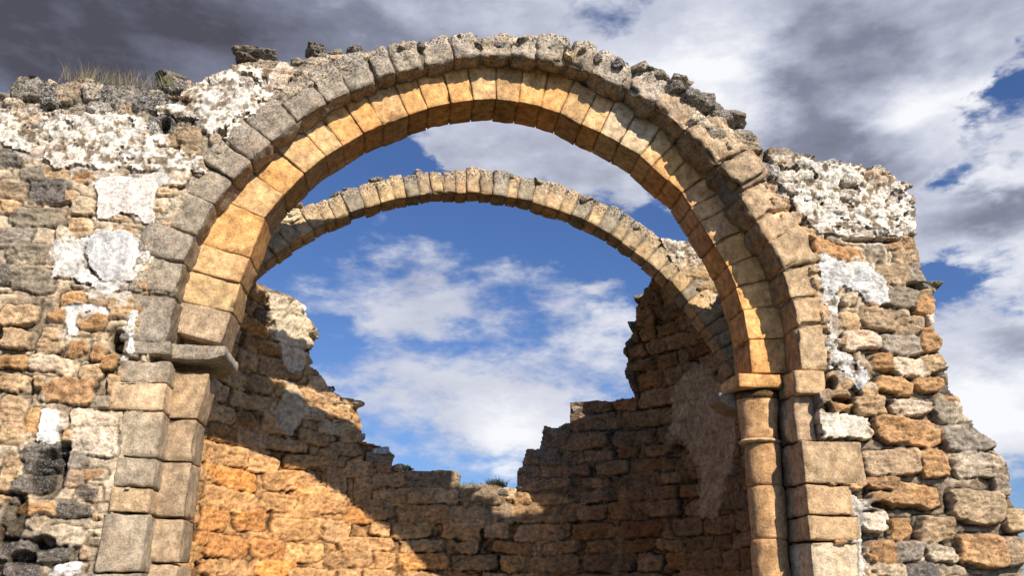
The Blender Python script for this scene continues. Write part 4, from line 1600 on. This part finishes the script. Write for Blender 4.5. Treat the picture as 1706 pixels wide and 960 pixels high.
tuft('grass_tuft', at(282, 150, 0.05) , 'green grass tuft on the left wall top beside a dark rounded stone', 500, 0.10, 0.16, M_GRASS, ry=0.1)
tuft('grass_tuft', at(160, 142, 0.3), 'thin dry grass standing behind the rubble along the left wall top', 330, 0.38, 0.26, M_DRY, ry=0.12, wid=0.0022)
tuft('grass_tuft', at(235, 146, 0.35), 'sparse dry grass on the left wall top between dry stalks and the green tuft', 170, 0.22, 0.2, M_DRY, ry=0.12, wid=0.002)
tuft('creeping_herb', at(300, 168, -0.05), 'low red herb growing on the left wall just below the grass tuft', 260, 0.11, 0.06, M_RED, 'herb', ry=0.04, spread=1.2)


def plant(name, p, label, n, size, fx, fy, fz, mat, cat, stems=5):
    e = thing(name, label, cat, tuple(p))
    V, Fq = leaves(n, size, fx, fy, fz)
    mesh_obj('foliage', V + np.asarray(p), Fq, mat, e, smooth=False)
    V, Fq = blades(stems, fx * 0.3, fz * 1.5, 0.5, 0.006)
    mesh_obj('stem', V + np.asarray(p), Fq, M_WOOD, e, smooth=False)
    return e


def ap_pt(px, py):
    s_, z_ = apse_hit(px, py)
    P, N = apse_surf(np.array([s_]), np.array([z_]))
    return P[0] - N[0] * 0.15 


plant('herb_plant', ap_pt(675, 790), 'small dark green plant in the apse top right of a white stone', 330, 0.022, 0.13, 0.09, 0.075, M_GREEN, 'plant')
plant('herb_plant', ap_pt(556, 656), 'tiny green sprig on the stepped left side of the apse wall', 160, 0.018, 0.07, 0.06, 0.06, M_GREEN, 'plant')
tuft('grass_tuft', ap_pt(824, 818), 'bright yellow-green grass tuft in the notch of the apse wall', 420, 0.13, 0.22, M_GRASS, ry=0.08, spread=0.6, wid=0.005)
tuft('grass_tuft', ap_pt(782, 812), 'sparse dry grass left of the bright tuft in the apse notch', 110, 0.16, 0.12, M_GRASS, ry=0.06, wid=0.003)

bp = at(1706, 960, 4.0)
shrub = thing('shrub', 'dark green bush behind the low right end of the ruined wall', 'bush', (9.05, 9.0, 0))
for k in range(5):
    V, Fq = leaves(2600, 0.045, 0.85, 0.8, 0.62)
    mesh_obj('foliage' if k == 0 else 'foliage', V + np.array([9.05 + [-.2, .4, 1.0, .2, 1.4][k], 9 + [0, .6, .2, -.4, .8][k], [1.2, 1.6, 1.1, 0.4, 0.2][k]]), Fq, M_DARK, shrub, smooth=False)
    V, Fq = blades(26, 0.2, 2.2 + 0.3 * (k % 2), 0.3, 0.012)
    mesh_obj('branch', V + np.array([9.05 + [-.2, .4, 1.0, .2, 1.4][k], 9 + [0, .6, .2, -.4, .8][k], 0]), Fq, M_WOOD, shrub, smooth=False)

# ================================================================== ground
def ground():
    m = bpy.data.materials.new('dry_grassland')
    t, N, L = nt(m)
    out = N('ShaderNodeOutputMaterial')
    b = N('ShaderNodeBsdfPrincipled')
    b.inputs['Roughness'].default_value = 0.95
    g = N('ShaderNodeNewGeometry')
    n = N('ShaderNodeTexNoise')
    n.inputs['Scale'].default_value = 0.8
    n.inputs['Detail'].default_value = 10
    n.inputs['Roughness'].default_value = 0.7
    L(g.outputs['Position'], n.inputs['Vector'])
    cr = N('ShaderNodeValToRGB')
    cr.color_ramp.elements[0].position = 0.35
    cr.color_ramp.elements[0].color = (0.05, 0.055, 0.02, 1)
    cr.color_ramp.elements[1].position = 0.65
    cr.color_ramp.elements[1].color = (0.12, 0.09, 0.05, 1)
    L(n.outputs[0], cr.inputs[0])
    L(cr.outputs[0], b.inputs['Base Color'])
    L(b.outputs[0], out.inputs[0])
    ax = np.concatenate([-np.geomspace(4000, 12, 40), np.linspace(-11, 11, 60), np.geomspace(12, 4000, 40)])
    X, Y = np.meshgrid(ax, ax, indexing='ij')
    P = np.stack([X.ravel(), Y.ravel(), np.zeros(X.size)], 1)
    r_ = np.hypot(P[:, 0], P[:, 1])
    P[:, 2] = 0.05 * fbm(P, 0.5, 3, 2) * np.clip(1, 0, 1) + 8 * sstep(120, 2500, r_) * fbm(P, 0.003, 3, 8)
    P[:, 2] -= 0.02
    n_ = len(ax)
    I, J = np.meshgrid(np.arange(n_ - 1), np.arange(n_ - 1), indexing='ij')
    a = (I * n_ + J).ravel()
    Fq = np.stack([a, a + n_, a + n_ + 1, a + 1], 1)
    o = mesh_obj('ground', P, Fq, m, None)
    o['kind'] = 'structure'


ground()


# ================================================================== sky with clouds
def dir_ae(px, py):
    d = ray(px, py)
    d = d / np.linalg.norm(d)
    return math.atan2(d[0], d[1]), math.asin(d[2])


w = bpy.data.worlds.new('World')
scene.world = w
w.use_nodes = True
t = w.node_tree
t.nodes.clear()
N, L = t.nodes.new, t.links.new


def M(op, a, b=None, c=None, clamp=False):
    q = N('ShaderNodeMath')
    q.operation = op
    q.use_clamp = clamp
    for k, v in enumerate((a, b, c)):
        if v is None:
            continue
        if isinstance(v, (int, float)):
            q.inputs[k].default_value = v
        else:
            L(v, q.inputs[k])
    return q.outputs[0]


def MR(src, a, b, lo=0.0, hi=1.0, smooth=True):
    q = N('ShaderNodeMapRange')
    q.interpolation_type = 'SMOOTHSTEP' if smooth else 'LINEAR'
    q.inputs[1].default_value = a
    q.inputs[2].default_value = b
    q.inputs[3].default_value = lo
    q.inputs[4].default_value = hi
    L(src, q.inputs[0])
    return q.outputs[0]


tc = N('ShaderNodeTexCoord')
sep = N('ShaderNodeSeparateXYZ')
L(tc.outputs['Generated'], sep.inputs[0])
AZ = M('ARCTAN2', sep.outputs[0], sep.outputs[1])
EL = M('ARCSINE', sep.outputs[2])
cmb = N('ShaderNodeCombineXYZ')
L(AZ, cmb.inputs[0])
L(M('MULTIPLY', EL, 2.1), cmb.inputs[1])


def wnoise(scale, det=8, rough=0.55, dist=0.0, seed=0.0, vec=None):
    n = N('ShaderNodeTexNoise')
    n.noise_dimensions = '3D'
    n.inputs['Scale'].default_value = scale
    n.inputs['Detail'].default_value = det
    n.inputs['Roughness'].default_value = rough
    n.inputs['Distortion'].default_value = dist
    mp = N('ShaderNodeMapping')
    mp.inputs['Location'].default_value = (seed, seed * 0.7, seed * 0.3)
    L(vec or cmb.outputs[0], mp.inputs[0])
    L(mp.outputs[0], n.inputs['Vector'])
    return n


wz = wnoise(6.5, 8, 0.62, 0, 3.1)
wsep = N('ShaderNodeSeparateColor')
L(wz.outputs['Color'], wsep.inputs[0])
WA = M('ADD', AZ, M('MULTIPLY', M('SUBTRACT', wsep.outputs[0], 0.5), 0.20))
WE = M('ADD', EL, M('MULTIPLY', M('SUBTRACT', wsep.outputs[1], 0.5), 0.14))


def blob(px, py, rx, ry, wgt, rot=0.0):
    a, e = dir_ae(px, py)
    ca = math.cos(e)
    ra, re = rx / F / ca * 1.0, ry / F
    u = M('SUBTRACT', WA, a)
    v = M('SUBTRACT', WE, e)
    if rot:
        c_, s_ = math.cos(rot), math.sin(rot)
        u2 = M('ADD', M('MULTIPLY', u, c_ ), M('MULTIPLY', v, s_))
        v2 = M('SUBTRACT', M('MULTIPLY', v, c_), M('MULTIPLY', u, s_))
        u, v = u2, v2
    u = M('MULTIPLY', u, 1 / ra)
    v = M('MULTIPLY', v, 1 / re)
    d2 = M('ADD', M('MULTIPLY', u, u), M('MULTIPLY', v, v))
    g = M('EXPONENT', M('MULTIPLY', d2, -1.0))
    return M('MULTIPLY', g, wgt)


def addup(L_):
    r_ = L_[0]
    for q in L_[1:]:
        r_ = M('ADD', r_, q)
    return r_


n_big = wnoise(6, 7, 0.52, 0.0, 0.0)
n_fin = wnoise(17, 9, 0.6, 0.1, 5.0)
n_x = wnoise(48, 6, 0.6, 0.2, 9.0)
dens = addup([
    M('MULTIPLY', M('SUBTRACT', n_big.outputs[0], 0.5), 1.7), M('MULTIPLY', M('SUBTRACT', n_fin.outputs[0], 0.5), 1.15), M('MULTIPLY', M('SUBTRACT', n_x.outputs[0], 0.5), 0.45),
    blob(150, 0, 520, 170, 1.3), blob(620, 20, 380, 90, 1.1), blob(1350, 120, 330, 190, 1.5), blob(1180, 60, 120, 90, 0.5), blob(1690, 20, 200, 70, 0.9), blob(760, 240, 60, 20, 0.4), blob(640, 240, 120, 60, -0.5),
    blob(980, 280, 210, 50, 0.62, -0.3), blob(720, 500, 200, 62, 0.85), blob(770, 240, 130, 30, 0.5), blob(1010, 560, 100, 34, 0.62), blob(760, 655, 280, 46, 0.62), blob(640, 600, 120, 30, 0.3), blob(700, 740, 170, 50, 0.45), blob(560, 690, 60, 60, 0.3), blob(850, 600, 120, 24, 0.25), blob(900, 690, 90, 30, 0.3),
    blob(880, 720, 120, 70, 0.8), blob(1640, 350, 140, 85, 1.2), blob(1680, 560, 120, 90, 1.0), blob(1660, 690, 130, 80, 1.1), blob(1580, 440, 60, 30, 0.3),
    blob(1480, 250, 190, 70, 1.0), blob(650, 385, 90, 34, 0.55), blob(740, 355, 60, 16, 0.5), blob(1010, 490, 60, 24, 0.6), blob(770, 240, 80, 30, 0.5), blob(1090, 90, 50, 60, 0.3), blob(880, 440, 60, 22, 0.3),
    blob(600, 300, 170, 80, -0.9), blob(1080, 420, 120, 60, -0.6), blob(620, 430, 60, 40, -0.15), blob(950, 380, 110, 60, -0.55), blob(1000, 30, 50, 40, -0.15),
    blob(1690, 140, 50, 70, -1.4), blob(1645, 240, 40, 36, -0.9), blob(1570, 305, 55, 24, -1.0), blob(1600, 490, 60, 50, -1.2), blob(700, 340, 160, 50, -0.3), blob(560, 560, 40, 50, -0.3), blob(1100, 320, 40, 60, -0.9),
    blob(1560, 290, 60, 25, -0.5), blob(950, 660, 100, 25, -0.1)])
# unseen clouds behind the viewer and overhead thinned to lower the fill light
cosv = M('ADD', M('MULTIPLY', sep.outputs[1], 0.95), M('MULTIPLY', sep.outputs[0], 0.11))
dens = M('SUBTRACT', dens, MR(cosv, 0.62, 0.25, 0.0, 1.1))
dens = M('SUBTRACT', dens, MR(EL, 0.68, 0.95, 0.0, 1.3))
alpha = MR(dens, 0.08, 0.80)
alpha2 = MR(dens, 0.45, 1.2)
# brightness of the cloud: bright rims, grey bellies
off = N('ShaderNodeVectorMath')
off.operation = 'ADD'
L(cmb.outputs[0], off.inputs[0])
off.inputs[1].default_value = (0.022, 0.045, 0)
n_big2 = wnoise(6, 7, 0.52, 0.0, 0.0, off.outputs[0])
n_fin2 = wnoise(17, 9, 0.6, 0.1, 5.0, off.outputs[0])
relf = M('ADD', M('MULTIPLY', M('SUBTRACT', n_big.outputs[0], n_big2.outputs[0]), 1.7), M('MULTIPLY', M('SUBTRACT', n_fin.outputs[0], n_fin2.outputs[0]), 0.8))
shade = addup([M('MULTIPLY', relf, 0.30),
    M('MULTIPLY', M('SUBTRACT', n_fin.outputs[0], 0.5), 0.18), M('MULTIPLY', M('SUBTRACT', n_big.outputs[0], 0.5), 0.25),
    M('MULTIPLY', alpha2, -0.10), M('ADD', 0.12, 0.0), blob(1100, 110, 90, 60, 0.45), blob(1660, 480, 90, 60, 0.3),
    blob(100, 60, 420, 170, -0.88), blob(500, 30, 300, 80, -0.28), blob(1350, 160, 170, 150, -0.34), blob(1480, 60, 260, 90, -0.16), blob(1450, 250, 150, 50, -0.28),
    blob(1660, 370, 110, 60, -0.45), blob(1680, 570, 90, 40, -0.35), blob(1210, 140, 80, 90, 0.8), blob(1560, 190, 90, 60, 0.75), blob(1480, 90, 120, 60, 0.10), blob(1650, 670, 120, 60, 0.7),
    blob(880, 720, 90, 50, 0.5), blob(740, 500, 190, 60, -0.10), blob(1030, 560, 90, 30, 0.2), blob(850, 790, 30, 40, 0.3), blob(1650, 295, 80, 24, 0.55), blob(980, 280, 200, 40, -0.22)])
cr = N('ShaderNodeValToRGB')
el_ = cr.color_ramp.elements
el_[0].position = 0.0
el_[0].color = (0.085, 0.085, 0.115, 1)
el_[1].position = 1.0
el_[1].color = (0.95, 0.96, 1.0, 1)
q = el_.new(0.35)
q.color = (0.24, 0.26, 0.35, 1)
q = el_.new(0.62)
q.color = (0.56, 0.59, 0.71, 1)
L(MR(shade, -0.85, 0.55, 0, 1, False), cr.inputs[0])

sky = N('ShaderNodeTexSky')
sky.sky_type = 'NISHITA'
sky.sun_disc = False
sky.sun_elevation = SUN_EL
sky.sun_rotation = math.pi - SUN_AZ
sky.air_density = 1.0
sky.dust_density = 0.4
sky.ozone_density = 2.5
skm = N('ShaderNodeVectorMath')
skm.operation = 'MULTIPLY'
L(sky.outputs[0], skm.inputs[0])
skm.inputs[1].default_value = (0.062, 0.078, 0.112)
mx = N('ShaderNodeMix')
mx.data_type = 'RGBA'
L(alpha, mx.inputs[0])
L(skm.outputs[0], mx.inputs[6])
L(cr.outputs[0], mx.inputs[7])
# the clouds are authored at display brightness: scale so that the Background strength stays physical
sc_ = N('ShaderNodeVectorMath')
sc_.operation = 'SCALE'
sc_.inputs[3].default_value = 10.0
L(mx.outputs[2], sc_.inputs[0])
bg = N('ShaderNodeBackground')
bg.inputs[1].default_value = 0.1
L(sc_.outputs[0], bg.inputs[0])
wo = N('ShaderNodeOutputWorld')
L(bg.outputs[0], wo.inputs[0])
w.cycles.sampling_method = 'MANUAL'
w.cycles.sample_map_resolution = 512

scene.view_settings.view_transform = 'Standard'
scene.view_settings.look = 'None'
scene.view_settings.exposure = 0
scene.cycles.max_bounces = 5
scene.cycles.diffuse_bounces = 1
